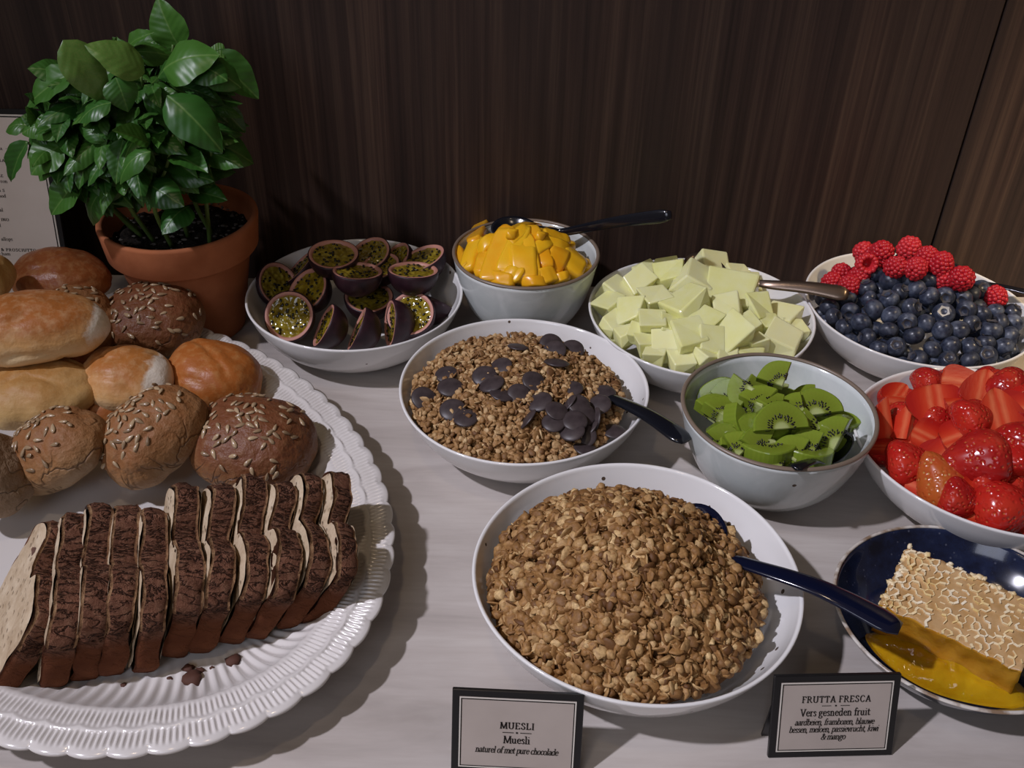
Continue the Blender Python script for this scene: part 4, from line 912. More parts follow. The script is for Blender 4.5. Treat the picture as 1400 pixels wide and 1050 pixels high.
ML = [(240, 75, 100, 'shaded melon chunk at the back left rim'), (340, 98, 100, 'melon chunk in front of the spoon bowl at the back'), (110, 165, 110, 'shaded tan melon chunk at the far left rim'), (80, 220, 100, 'shaded melon chunk lowest at the left rim'), (215, 130, 90, 'melon cube behind the left group, second row'), (292, 200, 100, 'upright melon cube left of the centre'), (182, 252, 95, 'bright-topped melon chunk in the left middle'),
      (108, 292, 80, 'melon wedge at the left front rim'), (165, 338, 65, 'narrow melon stick at the left front, first of two'), (207, 335, 60, 'narrow melon stick at the left front, second of two'), (270, 292, 95, 'whitish melon cube left of the big front chunk'), (240, 372, 65, 'small melon piece below the whitish cube'), (280, 424, 80, 'flat melon chip at the front left rim'), (335, 372, 90, 'melon chunk tucked left of the big front chunk'),
      (412, 352, 125, 'big tall melon chunk at the front centre'), (410, 222, 130, 'long melon chunk lying across the centre'), (430, 120, 120, 'large tilted melon chunk at the back centre'), (510, 72, 120, 'melon chunk highest at the back centre'), (590, 162, 150, 'widest melon slab on top right of the heap'), (682, 85, 90, 'pointed melon wedge at the back right'), (735, 150, 80, 'melon sliver behind the spoon handle'), (563, 238, 100, 'small melon block below the widest slab'), (688, 238, 100, 'melon chunk below the spoon handle'),
      (490, 275, 90, 'shaded melon chunk in the gap right of centre'), (585, 342, 125, 'flat-faced square melon chunk at the front right'), (500, 372, 90, 'melon chunk between the two big front pieces'), (682, 370, 75, 'melon wedge right of the square front chunk'), (782, 275, 105, 'melon cube at the right rim, upper'), (770, 322, 90, 'thin melon slice under the right rim cube'), (845, 342, 80, 'rightmost melon wedge at the rim'), (790, 395, 110, 'triangular melon piece at the front right rim'),
      (470, 425, 85, 'melon chunk at the front rim below the big one'), (645, 300, 80, 'melon chunk half hidden right of the square one'), (735, 300, 80, 'melon chunk half hidden behind the right rim cube'), (160, 110, 80, 'shaded melon chunk behind the left rim piece'), (380, 440, 80, 'melon chunk lowest at the front rim'), (560, 430, 80, 'melon chunk under the square front chunk'), (660, 430, 80, 'melon chunk at front rim right of the square one'), (330, 300, 70, 'melon chunk hidden between whitish cube and long chunk')]
for k, (x, y, s, lb) in enumerate(ML):
    sz = s / 2.917 * .00070; rd = random.Random(k + 200)
    p = on(800 + x / 2.917, 340 + y / 2.917, lambda a, b: hM(a, b) + .000)
    p.z -= sz * .15
    q = frame(Vector((rd.uniform(-.5, .5), rd.uniform(-.6, .1), 1)), None, rd.uniform(0, 6.28))
    chunk('melon_chunk', keep(p, cM, sz * .72), sz * 1.18, q, M['melon'], lb, 'melon chunk', 'melon chunks in the bowl', k)
for k in range(26):   # lower layer that carries the heap
    a = k * 2.4; r = .082 * math.sqrt((k + .5) / 26); x, y = cM.x + r * math.cos(a), cM.y + r * math.sin(a)
    p = keep(Vector((x, y, hM(x, y) - .024)), cM, .017); rd = random.Random(k + 900)
    chunk('melon_chunk', p, .026, frame(Vector((rd.uniform(-.3, .3), rd.uniform(-.3, .3), 1)), None, rd.uniform(0, 6)), M['melon'], 'melon chunk in the lower layer, glimpsed between the top chunks', 'melon chunk', 'melon chunks under the top layer', k + 3)

# ------------------------------------------------------------------ mango strips
hMa = heap(cMa, .070, .114, .076, -.004, -.004, 1.6, .002, 4.)
def mango_mesh(p0, p1, wd, th, bend, sd):
    c = (p0 + p1) / 2; d = p1 - p0; L = d.length
    V = []; F = []; N = 14; K = 10; rd = random.Random(sd)
    sk = rd.uniform(-.3, .3)
    for i in range(N + 1):
        t_ = i / N; e = min(1, .72 + 2 * min(t_, 1 - t_)) 
        for k in range(K):
            a = 2 * PI * k / K; sg = lambda x, p_: math.copysign(abs(x) ** p_, x)
            y = wd / 2 * sg(math.cos(a), .35) * e; z = th / 2 * sg(math.sin(a), .35) * (e * .5 + .5)
            V.append(((t_ - .5) * L + sk * y, y, z - bend * (2 * t_ - 1) ** 2 + .0012 * nz(Vector((t_ * 4, a, sd)), 1)))
    for i in range(N):
        for k in range(K): F.append((i * K + k, i * K + (k + 1) % K, (i + 1) * K + (k + 1) % K, (i + 1) * K + k))
    F.append(list(range(K))[::-1]); F.append([N * K + k for k in range(K)])
    return c, d, V, F
MG = [((165, 235), (205, 145), 80, 'mango piece sticking up at the back left'), ((120, 390), (170, 250), 70, 'mango strip at the left, leaning on the rim'), ((185, 310), (270, 235), 60, 'short mango strip left, lying over others'), ((250, 440), (330, 210), 95, 'broad upright mango strip left of centre'), ((330, 395), (430, 190), 75, 'curved mango strip left of the centre one'), ((440, 450), (430, 270), 110, 'wide mango slice at the front centre'),
      ((560, 370), (490, 190), 70, 'long mango strip running down the middle'), ((500, 440), (460, 240), 55, 'narrow mango strip beside the middle one'), ((600, 400), (650, 290), 90, 'broad mango piece right of centre'), ((560, 205), (670, 240), 50, 'thin mango strip at the upper right'), ((700, 400), (730, 320), 120, 'rounded mango end piece at the right'), ((390, 180), (550, 165), 50, 'mango strip lying across the top of the heap'), ((320, 180), (370, 200), 50, 'small mango bit near the spoon at the back'),
      ((260, 450), (370, 470), 55, 'mango strip flat along the front rim, left'), ((440, 480), (555, 480), 45, 'mango strip flat along the front rim, centre'), ((340, 420), (420, 440), 70, 'mango piece low behind the front strips'), ((530, 450), (610, 430), 70, 'mango piece low at the front right'), ((625, 460), (690, 445), 40, 'thin mango strip along the front rim, right'), ((75, 300), (110, 380), 45, 'mango sliver against the left rim'), ((195, 430), (225, 320), 65, 'mango strip between left rim and broad strip'), ((560, 250), (690, 300), 50, 'mango strip sloping down at the right'), ((540, 210), (620, 180), 45, 'mango strip end near the spoon neck'), ((360, 260), (450, 180), 55, 'mango strip under the top one'), ((500, 300), (600, 250), 60, 'mango strip under the sloping one')]
for k, (a, b, wd, lb) in enumerate(MG):
    p0 = on(610 + a[0] / 4.118, 270 + a[1] / 4.118, hMa); p1 = on(610 + b[0] / 4.118, 270 + b[1] / 4.118, hMa)
    ex_ = (p1 - p0) * .14; p0 = p0 - ex_; p1 = p1 + ex_
    c, d, V, F = mango_mesh(p0, p1, wd / 4.118 * .00100, .0105, .003 * (k % 3), k); c.z += .0012 * (k % 3) - .001
    nrm = Vector((c.x - cMa.x, c.y - cMa.y - .03, .09)); tag(obj('mango_strip', V, F, M['mango'], loc=c, rot=frame(nrm - d * (nrm.dot(d) / d.dot(d)), d)), lb, 'mango strip', 'mango strips in the bowl')
for k in range(14):
    a = k * 2.4; r = .050 * math.sqrt((k + .5) / 14); x, y = cMa.x + r * math.cos(a), cMa.y + r * math.sin(a); z = hMa(x, y) - .014
    e = Vector((math.cos(k * 1.7), math.sin(k * 1.7), 0)) * .018
    c, d, V, F = mango_mesh(Vector((x, y, z)) - e, Vector((x, y, z)) + e, .02, .012, .002, k + 50); tag(obj('mango_strip', V, F, M['mango'], loc=c, rot=frame((0, 0, 1), d)), 'mango strip in the lower layer, glimpsed between the top strips', 'mango strip', 'mango strips under the top layer')

# ------------------------------------------------------------------ kiwi pieces
def kiwi_proto(a0, a1, th, r=.0225, seeds=True):
    V = []; F = []; n = 20; tops = []
    ring = [(r * (1 + .02 * math.sin(5 * a)) * math.cos(a), r * (1 + .02 * math.sin(5 * a)) * math.sin(a)) for a in np.linspace(a0, a1, n + 1)]
    poly = [(0, 0)] + ring; K = len(poly)
    cxp = sum(p[0] for p in poly) / K; cyp = sum(p[1] for p in poly) / K
    lv = [(-th / 2, .95), (-th / 2 + .0010, 1.), (th / 2 - .0010, 1.), (th / 2, .95)]
    for z, s in lv: V += [(cxp + (x - cxp) * s, cyp + (y - cyp) * s, z) for x, y in poly]
    for j in range(3):
        for k in range(K): F.append((j * K + k, j * K + (k + 1) % K, (j + 1) * K + (k + 1) % K, (j + 1) * K + k))
    # fan the flat faces in rings so the shading stays even
    for z, j, fl in ((-th / 2, 0, True), (th / 2, 3, False)):
        ci = len(V); V.append((cxp, cyp, z))
        for k in range(K):
            f = (ci, j * K + k, j * K + (k + 1) % K); F.append(f[::-1] if fl else f)
    me = mesh('kiwi_piece', V, F, M['kiwi'], smooth=False)
    rg = np.random.default_rng(int(th * 1e5)); sv = []; sf = []; c = 0
    S = np.array([.00125, .0006, .0005])
    for z in (-th / 2, th / 2):
        for a in np.arange(a0 + .08, a1 - .05, .17):
            for rr_ in ((.0088, .0112) if rg.uniform() < .6 else (.0100,)):
                aa = a + rg.uniform(-.06, .06); r_ = rr_ + rg.uniform(-.0009, .0009); Rm = np.array([[math.cos(aa), -math.sin(aa), 0], [math.sin(aa), math.cos(aa), 0], [0, 0, 1]])
                sv.append((ICO2[0] * S) @ Rm.T + np.array([r_ * math.cos(aa), r_ * math.sin(aa), z])); sf.append(ICO2[1] + NV2 * c); c += 1
    for ang in (a0, a1):   # seeds along the straight cut
        for zz in np.arange(-th / 2 + .0015, th / 2 - .0008, .0022):
            for rr_ in (.0092, .0110):
                aa = ang; r_ = rr_ + rg.uniform(-.0008, .0008); nrm = np.array([math.sin(aa), -math.cos(aa), 0]) * (1 if ang == a0 else -1) * .0001
                Rm = np.array([[math.cos(aa), -math.sin(aa), 0], [math.sin(aa), math.cos(aa), 0], [0, 0, 1]])
                sv.append((ICO2[0] * S) @ Rm.T + np.array([r_ * math.cos(aa), r_ * math.sin(aa), zz]) + nrm); sf.append(ICO2[1] + NV2 * c); c += 1
    return me, mesh_np('seeds', np.concatenate(sv), np.concatenate(sf), M['kiwi_seed'])
KH = kiwi_proto(0, PI, .0108); KQ = kiwi_proto(PI / 4, 3 * PI / 4, .013); KT = kiwi_proto(PI / 3, 2 * PI / 3 + .2, .010)
hK = heap(cK, .072, .090, .054, -.012, .003, 1.7, .001, 5.)
def kiwi(x, y, kind, n_, xd, lb, up_=0., s=1., grp='kiwi pieces in the bowl'):
    p = on(800 + x / 2.917, 340 + y / 2.917, hK) if not isinstance(x, Vector) else x; p.z += up_
    dk = Vector((p.x - cK.x, p.y - cK.y)); 
    if dk.length > .052: dk *= .052 / dk.length; p = Vector((cK.x + dk.x, cK.y + dk.y, max(p.z, .052)))
    me, sm = {'h': KH, 'q': KQ, 't': KT}[kind]; q = frame(n_, xd)
    cc = {'h': .0092, 'q': .0140, 't': .0145}[kind]
    o = link('kiwi_piece', me, None, p - (q @ Vector((0, cc, 0))) * s, q, s); tag(o, lb, 'kiwi piece', grp)
    c = link('seeds', sm, o); c['kind'] = 'stuff'
CV_ = (0, -.75, .65)
for a in [(705, 495, 'q', (-.15, -.45, .88), (1, .1, .2), 'upper left kiwi wedge of the stacked wedges at the back', .012), (770, 475, 'q', (.1, -.35, .9), (1, .2, -.1), 'topmost kiwi wedge of the stacked wedges at the back', .015), (745, 545, 'q', (-.2, -.6, .75), (1, .3, .3), 'kiwi wedge with a row of seeds in the stacked group', .012), (820, 540, 'q', (.25, -.45, .85), (1, -.2, .2), 'bright kiwi wedge at the right of the stacked group', .011),
          (690, 605, 'q', (-.2, -.2, 1), (1, 0, .2), 'bright green kiwi wedge below the stacked group', .002), (500, 545, 'h', (-.25, -.75, .5), (1, -.2, 0), 'kiwi half slice at the back left rim', .0), (615, 585, 'q', (-.5, -.6, .6), (.3, .9, 0), 'kiwi wedge with pale core left of the stacked group', .003), (570, 560, 't', (-.3, -.7, .5), (1, .3, .2), 'kiwi piece between back left slice and pale-cored wedge', .0), (488, 628, 'q', (0, -.2, 1), (1, 0, 0), 'kiwi wedge at the left rim, first of a pair', .0), (542, 638, 'q', (.1, -.2, 1), (1, .1, 0), 'kiwi wedge at the left rim, second of a pair', .0),
          (605, 690, 'q', (.6, -.5, .6), (0, .4, 1), 'tall kiwi wedge standing left of centre', .0), (560, 725, 'q', (-.2, -.85, .4), (1, 0, .1), 'kiwi wedge with seeds at the lower left', -.002), (745, 635, 't', (.05, -.1, 1), (1, .2, 0), 'thin kiwi wedge lying in the centre', .004), (765, 700, 'h', (.05, -.72, .68), (1, .05, .1), 'kiwi half slice facing the camera in the centre front', .006), (905, 640, 'h', (-.05, -.62, .75), (1, .12, .1), 'kiwi half slice facing the camera right of centre', .004), (880, 595, 't', (-.1, -.2, 1), (1, .4, 0), 'kiwi wedge behind the right half slice', .002),
          (968, 765, 'h', (-.55, -.72, .35), (.35, .3, .9), 'kiwi half slice standing upright at the right front', .003), (1025, 705, 'h', (-.25, -.3, .9), (1, .3, 0), 'kiwi half slice leaning on the right wall of the bowl', .0), (735, 805, 'h', (0, .2, 1), (-1, 0, 0), 'kiwi half slice lying flat at the front rim', -.001), (890, 825, 'h', (.1, .3, .9), (-1, -.1, 0), 'kiwi half slice lying flat at the front, beside the spoon', .0), (760, 840, 't', (0, -.2, 1), (1, 0, 0), 'kiwi wedge lowest at the front rim', -.001), (660, 690, 'q', (0, -.8, .5), (1, 0, .3), 'shaded kiwi wedge with seeds left of the central half slice', -.002), (880, 690, 't', (.2, -.6, .7), (.3, .4, .8), 'kiwi piece below the right half slice', -.001),
          (900, 545, 'q', (-.3, -.5, .8), (1, .5, 0), 'kiwi wedge at the back right', .0), (930, 590, 't', (.1, -.4, .9), (1, -.3, 0), 'small kiwi wedge at the back right, lower', .0), (830, 625, 't', (-.2, -.3, 1), (1, .6, 0), 'kiwi wedge between stacked group and right half slice', .0), (880, 760, 'q', (-.2, -.6, .8), (1, .2, .2), 'kiwi wedge low between the two right slices', -.003), (680, 745, 'q', (.2, -.6, .7), (1, .2, .2), 'shaded kiwi wedge low at the front left', -.003), (620, 775, 't', (-.1, -.4, .9), (1, -.3, 0), 'kiwi wedge low at the left front rim', -.001), (820, 780, 'q', (-.1, -.5, .9), (1, .1, .2), 'kiwi wedge low in the front middle', -.004)]:
    kiwi(*a)
for k in range(16):
    a = k * 2.4; r = .050 * math.sqrt((k + .5) / 16); x, y = cK.x - .005 + r * math.cos(a), cK.y + r * math.sin(a)
    kiwi(Vector((x, y, hK(x, y) - .012)), 0, 'q', (math.cos(k) * .4, math.sin(k * 2) * .4, 1), (math.cos(k * 1.9), math.sin(k * 1.9), 0), 'kiwi wedge in the lower layer, glimpsed between the top pieces', 0, 1.05, 'kiwi pieces under the top layer')

# ------------------------------------------------------------------ strawberries
def straw_proto(a0, a1, L=.034, R=.0155, sd=0, skinmat=None):
    """solid of revolution about local x kept between angles a0..a1 (flat face(s) toward local +z when a = pi..2pi)"""
    NL, NAa = 18, 18; V = []; F = []
    prof = [(i / NL, R * (math.sin(PI * min(1, (i / NL) ** .62)) ** .62) * (1.06 - .18 * (i / NL))) for i in range(NL + 1)]
    for t_, r in prof:
        for k in range(NAa + 1):
            a = a0 + (a1 - a0) * k / NAa; rr_ = r * (1 + .05 * nz(Vector((t_ * 2, math.cos(a), sd)), 1.4)); V.append(((t_ - .42) * L, rr_ * math.cos(a), rr_ * math.sin(a)))
    W = NAa + 1
    for i in range(NL):
        for k in range(NAa): F.append((i * W + k, (i + 1) * W + k, (i + 1) * W + k + 1, i * W + k + 1))
    skin = mesh('skin', V, F, skinmat or M['sb_skin'])
    FV = []; FF = []
    full = abs((a1 - a0) - PI) < .01
    edges = [[V[i * W + 0] for i in range(NL + 1)], [V[i * W + NAa] for i in range(NL + 1)]]
    axis = [((t_ - .42) * L, 0, 0) for t_, r in prof]
    for e in range(2):
        b0 = len(FV); S = 6
        for i in range(NL + 1):
            for j in range(S + 1):
                p = Vector(axis[i]).lerp(Vector(edges[e][i]), j / S); FV.append(p - Vector((0, 0, .0006 * (1 - j / S) if full else 0)))
        for i in range(NL):
            for j in range(S):
                f = (b0 + i * (S + 1) + j, b0 + i * (S + 1) + j + 1, b0 + (i + 1) * (S + 1) + j + 1, b0 + (i + 1) * (S + 1) + j); FF.append(f if e == 0 else f[::-1])
    return skin, mesh('cut_face', FV, FF, M['sb_flesh'])
SH = [straw_proto(PI, 2 * PI, .036, .0165, 1), straw_proto(PI, 2 * PI, .031, .0160, 2), straw_proto(PI, 2 * PI, .040, .0150, 3)]
SQ = [straw_proto(PI * 1.25, PI * 1.75, .036, .0185, 4), straw_proto(PI * 1.2, PI * 1.8, .032, .0175, 5)]
SO = straw_proto(PI, 2 * PI, .036, .0150, 6, M['sb_orange'])
hS = heap(cS, .100, .092, .040, .004, .004, 1.6, .002, 6.)
def straw(p, proto, n_, xd, lb, s=1., grp='cut strawberries in the bowl'):
    o = link('strawberry_piece', proto[0], None, p, frame(n_, xd), s); tag(o, lb, 'strawberry', grp)
    c = link('cut_face', proto[1], o); c['label'] = 'juicy cut flesh'
cam_n = Vector((-.35, -.62, .70)).normalized()
SB = [(445, 300, 'H1', (-.1, -.7, .7), (.15, -.4, -.8), 'big strawberry half with cut face to the camera, upper centre', 1.25, .004), (225, 190, 'S0', (0, .3, -1), (1, .3, 0), 'dark red strawberry half skin up at the back left', .95, 0), (285, 240, 'Q0', (0, -.4, 1), (1, -.1, 0), 'orange-red strawberry slice under the back left piece', 1., 0), (225, 375, 'Q1', (.6, -.4, .4), (.1, .3, .9), 'upright strawberry wedge at the left side', 1.15, 0), (300, 470, 'Q0', (-.2, -.1, 1), (1, .4, .1), 'flat strawberry wedge left of the centre', 1.05, 0), (150, 545, 'H2', (-.2, .3, .9), (1, -.5, -.2), 'strawberry slice at the left rim', 1.0, -.002),
      (275, 620, 'S1', (.2, .4, -.8), (1, .1, 0), 'round strawberry skin side up at the left front', 1.1, 0), (345, 555, 'Q0', (.3, -.2, .8), (.2, .6, .8), 'small amber strawberry tip behind the underripe one', .7, .002), (470, 690, 'SO', (.1, .75, -.5), (-.35, .35, .6), 'underripe orange strawberry piece at the front left', 1.2, .002), (345, 752, 'Q1', (0, -.3, 1), (1, -.5, 0), 'strawberry piece low at the front left rim', .9, -.002), (525, 822, 'S1', (.1, .6, -.8), (1, -.3, 0), 'strawberry skin side up at the front rim', 1.0, 0), (705, 745, 'H0', (.1, -.75, .65), (-1, -.25, -.2), 'strawberry half with pale core facing the camera, lower right', 1.25, .003), (780, 872, 'S2', (0, .5, -.9), (1, 0, 0), 'large strawberry skin side up at the front right rim', 1.25, 0),
      (660, 575, 'S0', (.1, .5, -.85), (-1, -.1, 0), 'large glossy strawberry skin side up in the middle', 1.30, .003), (785, 390, 'H0', (0, -.6, .75), (-.1, .4, .6), 'pointed strawberry half cut face up at the right middle', 1.25, .004), (605, 445, 'H2', (-.2, -.3, .9), (1, .3, .1), 'pale strawberry slice across the middle', 1.05, .002), (625, 370, 'S1', (.1, .4, -.9), (1, .4, 0), 'small strawberry skin side up right of the big half', 1.0, .003), (690, 225, 'H1', (.1, -.5, .8), (.3, .5, .6), 'strawberry half with flat cut face at the upper right', 1.1, .003), (820, 215, 'S0', (-.1, .3, -1), (.4, -.6, 0), 'dark strawberry skin side up at the right', 1.1, 0), (590, 180, 'H2', (0, -.5, .85), (1, -.15, 0), 'orange-cut strawberry half at the back', 1.05, .002), (620, 110, 'S1', (.2, .3, -.9), (.5, -.6, 0), 'topmost strawberry at the back of the heap', 1.05, .003),
      (445, 140, 'H2', (-.1, -.35, .9), (1, .1, 0), 'pale-cut strawberry slice at the back centre', 1.05, 0), (325, 150, 'Q1', (.4, -.5, .6), (.6, .5, .5), 'strawberry wedge leaning at the back left', .95, 0), (870, 320, 'H0', (-.2, -.6, .8), (1, .2, 0), 'strawberry skin side up at the far right middle', 1.1, 0), (845, 560, 'S1', (-.2, .6, -.7), (.2, .4, .9), 'strawberry standing behind the large glossy one', 1.0, .002), (490, 545, 'H1', (-.2, -.6, .8), (.8, .6, 0), 'strawberry half left of the large glossy one', 1.05, -.001), (855, 705, 'H0', (-.2, -.6, .7), (.3, -.7, -.4), 'strawberry half at the right, cut face down right', 1.1, 0), (590, 275, 'Q1', (0, -.5, .8), (1, .2, 0), 'orange strawberry wedge behind the big half', .85, .001), (885, 480, 'S0', (-.1, .4, -.9), (.7, .7, 0), 'strawberry at the right picture edge, middle', 1.1, 0), (365, 475, 'Q0', (0, -.2, 1), (1, -.4, 0), 'shaded strawberry wedge in the gap left of centre', .9, -.004), (890, 810, 'H1', (0, -.4, .9), (1, .6, 0), 'strawberry half at the right picture edge, front', 1.1, 0), (690, 655, 'S1', (0, .5, -.8), (1, .2, 0), 'strawberry peeking below the large glossy one', .9, -.002), (150, 260, 'H1', (.3, -.5, .8), (.5, .8, 0), 'strawberry at the back left rim beside the kiwi bowl', .9, -.002), (320, 350, 'Q0', (0, -.4, .8), (.3, .8, .3), 'shaded strawberry behind the upright wedge', .9, -.004), (630, 870, 'Q1', (0, -.2, 1), (1, 0, 0), 'strawberry wedge low at the front rim', .9, -.003), (400, 560, 'H1', (-.2, -.4, .8), (1, .6, 0), 'shaded strawberry in the centre left gap', .9, -.005), (560, 480, 'H1', (0, -.6, .8), (1, .6, 0), 'shaded strawberry under the pale slice', .9, -.006), (430, 430, 'H0', (0, -.5, .8), (1, -.6, 0), 'shaded strawberry below the big upper half', .95, -.005)]
for k, (x, y, kd, n_, xd, lb, s, u_) in enumerate(SB):
    p = on(1160 + x / 3.75, 480 + y / 3.75, hS); p.z += u_
    pr = SO if kd == 'SO' else SQ[int(kd[1])] if kd[0] == 'Q' else SH[int(kd[1])]
    straw(keep(p, cS, .0185 * s), pr, n_, xd, lb, s * 1.14)
for k in range(30):   # the rest of the bowl: under-layer and the part cut by the frame
    a = k * 2.4; r = .082 * math.sqrt((k + .5) / 30); x, y = cS.x + r * math.cos(a), cS.y + r * math.sin(a)
    inner = x < .405
    z = hS(x, y) - (.016 if inner else .002)
    rd = random.Random(k + 500); n_ = Vector((rd.uniform(-.5, .5), rd.uniform(-.5, .5), rd.choice((-1, 1))))
    straw(keep(Vector((x, y, z)), cS, .022), rd.choice(SH), n_, (rd.uniform(-1, 1), rd.uniform(-1, 1), 0), 'strawberry half in the lower layer, mostly hidden by the others' if inner else 'strawberry half in the far side of the bowl beyond the edge', 1.0, 'hidden strawberries' if inner else 'strawberries beyond the picture edge')

# ------------------------------------------------------------------ berries
def rasp_mesh(sd):
    VV = []; TT = []; n = 0; rg = np.random.default_rng(sd); rows = [(.15, 1), (.42, 6), (.75, 10), (1.08, 12), (1.42, 13), (1.75, 13), (2.05, 12)]
    for j, (a, cnt) in enumerate(rows):
        for k in range(cnt):
            b = 2 * PI * (k + .5 * (j % 2)) / cnt + rg.uniform(-.05, .05); R = .0098
            c = np.array([R * .93 * math.sin(a) * math.cos(b), R * .93 * math.sin(a) * math.sin(b), R * 1.12 * math.cos(a)]) * (1 + rg.uniform(-.03, .03))
            VV.append(ICO2[0] * .0027 * rg.uniform(.92, 1.08) + c); TT.append(ICO2[1] + n); n += len(ICO2[0])
    # inside of the hollow
    V, F = lathe([(.0088, -.0040), (.0062, -.0052), (.0052, -.003), (.0042, .002), (.002, .005), (0, .006)], 20); V = np.array(V); T = []
    for f in F: T += [(f[0], f[i], f[i + 1]) for i in range(1, len(f) - 1)]
    VV.append(V); TT.append(np.array(T) + n)
    return mesh_np('raspberry', np.concatenate(VV), np.concatenate(TT), M['rasp'])
RM = [rasp_mesh(k) for k in range(3)]
hB = heap(cB, .100, .086, .047, .004, .010, 1.7, .001, 7.)
RS = [(525, 140, 'raspberry at the top left of the raspberry group'), (625, 140, 'plump raspberry second from the left on the top row'), (770, 122, 'raspberry third from the left on the top row, highest'), (868, 172, 'raspberry on the top row right of the highest one'), (945, 208, 'bright raspberry at the right end of the top row'), (540, 205, 'raspberry showing its hollow end to the camera'), (697, 222, 'small raspberry in the middle below the highest one'), (805, 232, 'raspberry below the top row, touching the blueberries'), (1060, 285, 'raspberry lowest at the right, sunlit'), (400, 265, 'raspberry at the left side of the group'), (350, 308, 'leftmost raspberry against the bowl wall'), (500, 272, 'raspberry left, just under the hollow one'), (1245, 385, 'lone raspberry at the right under the spoon handle'), (445, 328, 'raspberry low at the left by the bronze spoon'), (965, 285, 'raspberry squeezed above the blueberries at the right'), (880, 215, 'raspberry behind the bright one'), (620, 195, 'raspberry tucked below the plump one')]
for k, (x, y, lb) in enumerate(RS):
    p = on(1050 + x / 4, 310 + y / 4, lambda a, b: hB(a, b) + (.020 if k < 9 else .008)); rd = random.Random(k + 31)
    n_ = Vector((rd.uniform(-.6, .6), rd.uniform(-.7, .2), .8)) if k != 5 else Vector((0.05, .85, -.5))
    o = link('raspberry', RM[k % 3], None, p, frame(n_, None, k), 1.05 if k in (1, 2, 8, 4) else .98); tag(o, lb, 'raspberry', 'raspberries in the bowl')
def blue_proto(pale=False):
    R = .0094; prof = [(0, -R * .86)] + [(R * math.sin(a), -R * .86 * math.cos(a)) for a in np.linspace(.2, 2.62, 15)] + [(R * .40, R * .72), (R * .30, R * .64), (0, R * .60)]
    V, F = lathe(prof, 28); b = mesh('blueberry', V, F, M['blue'])
    V = []; F = []
    for k in range(10):
        a = 2 * PI * k / 10; ro = R * (.56 if k % 2 else .44); V += [(ro * math.cos(a), ro * math.sin(a), R * (.87 if k % 2 else .80)), (R * .30 * math.cos(a), R * .30 * math.sin(a), R * .70)]
    for k in range(10): q = (k + 1) % 10; F.append((2 * k, 2 * q, 2 * q + 1, 2 * k + 1))
    return b, mesh('calyx', V, F, M['calyx_pale'] if pale else M['calyx'])
BB = blue_proto(); BP = blue_proto(True)
def blueberry(p, n_, lb, s=1., pr=BB, grp='blueberries in the bowl'):
    o = link('blueberry', pr[0], None, p, frame(n_), (s, s, s)); tag(o, lb, 'blueberry', grp); link('calyx', pr[1], o); return o
keyb = [(960, 475, 'blueberry with a pale star-shaped scar facing the camera', cam_n, BP, 1.12), (1165, 345, 'blueberry with open crown lying on top, under the spoon handle', Vector((-.1, -.6, .7)), BB, 1.08), (668, 300, 'large dusty blueberry highest at the left of the berry heap', Vector((.6, .5, .5)), BB, 1.2), (585, 262, 'blueberry touching the raspberries at upper left', Vector((0, .5, .8)), BB, 1.0), (873, 295, 'glossy blueberry right under the middle raspberries', Vector((.5, .6, .6)), BB, 1.1), (1215, 565, 'wide dusty blueberry at the lower right, lying over another', Vector((0, .3, 1)), BB, 1.2), (1190, 632, 'flat-looking blueberry pinned under the wide dusty one', Vector((0, .5, 1)), BB, .95), (1195, 705, 'blueberry with star crown at the front rim, lower right', cam_n, BB, 1.05), (508, 525, 'pale dusty blueberry at the left front', Vector((.5, .5, .6)), BB, 1.1), (335, 440, 'leftmost blueberry in the shade under the bronze spoon', Vector((.2, .5, .7)), BB, 1.05), (700, 655, 'blueberry with crown at the front rim, left of centre', cam_n, BB, 1.0), (862, 530, 'tall oval blueberry right of the centre', Vector((.8, .1, .3)), BB, 1.0), (785, 445, 'dark glossy blueberry in the centre', Vector((.4, -.5, .5)), BB, 1.05)]
pts = []
for (x, y, lb, n_, pr, s) in keyb:
    p = on(1050 + x / 4, 310 + y / 4, lambda a, b: hB(a, b) + .004); pts.append(p); blueberry(p, n_, lb, s, pr)
rp = [on(1050 + x / 4, 310 + y / 4, lambda a, b: hB(a, b) + (.020 if k < 9 else .008)) for k, (x, y, lb) in enumerate(RS)]
lim0 = aty(1050 + 400 / 4, 310 + 360 / 4, .85)
n = 0
top_b = []
for layer in (0, 1):
    for tr in range(14000):
        a = rng.uniform(0, 2 * PI); r = .094 * math.sqrt(rng.uniform()); x, y = cB.x + r * math.cos(a), cB.y + r * math.sin(a)
        dy = y - (cB.y + .044 - .85 * max(0, x - cB.x - .02))
        if dy > 0: continue
        z = hB(x, y) + .003 + rng.uniform(-.003, .0035) - layer * .0135
        if z < .012 + .032 * (r / .1) ** 3: z = .012 + .032 * (r / .1) ** 3
        p = Vector((x, y, z))
        if any((p - q).length < .0150 for q in pts) or any((p - q).length < .0130 for q in rp): continue
        pts.append(p); rv = Vector(rng.normal(size=3)); rv.normalize(); n += 1
        if layer == 0: top_b.append((p, rv + Vector((0, -.3, .3)), rng.uniform(.90, 1.1)))
        else: blueberry(p, rv, 'blueberry in the lower layer, glimpsed between the top ones', 1., BB, 'blueberries under the top layer')
ORD = 'first second third fourth fifth sixth seventh eighth ninth tenth eleventh twelfth thirteenth fourteenth fifteenth sixteenth seventeenth eighteenth nineteenth twentieth twenty-first twenty-second twenty-third twenty-fourth'.split()
def berry_row(b):
    d = b[0] - cB; return 0 if math.hypot(d.x, d.y) > .074 and d.y < -.005 else 1
rowb = sorted([b for b in top_b if berry_row(b) == 0], key=lambda b: proj(b[0])[0])
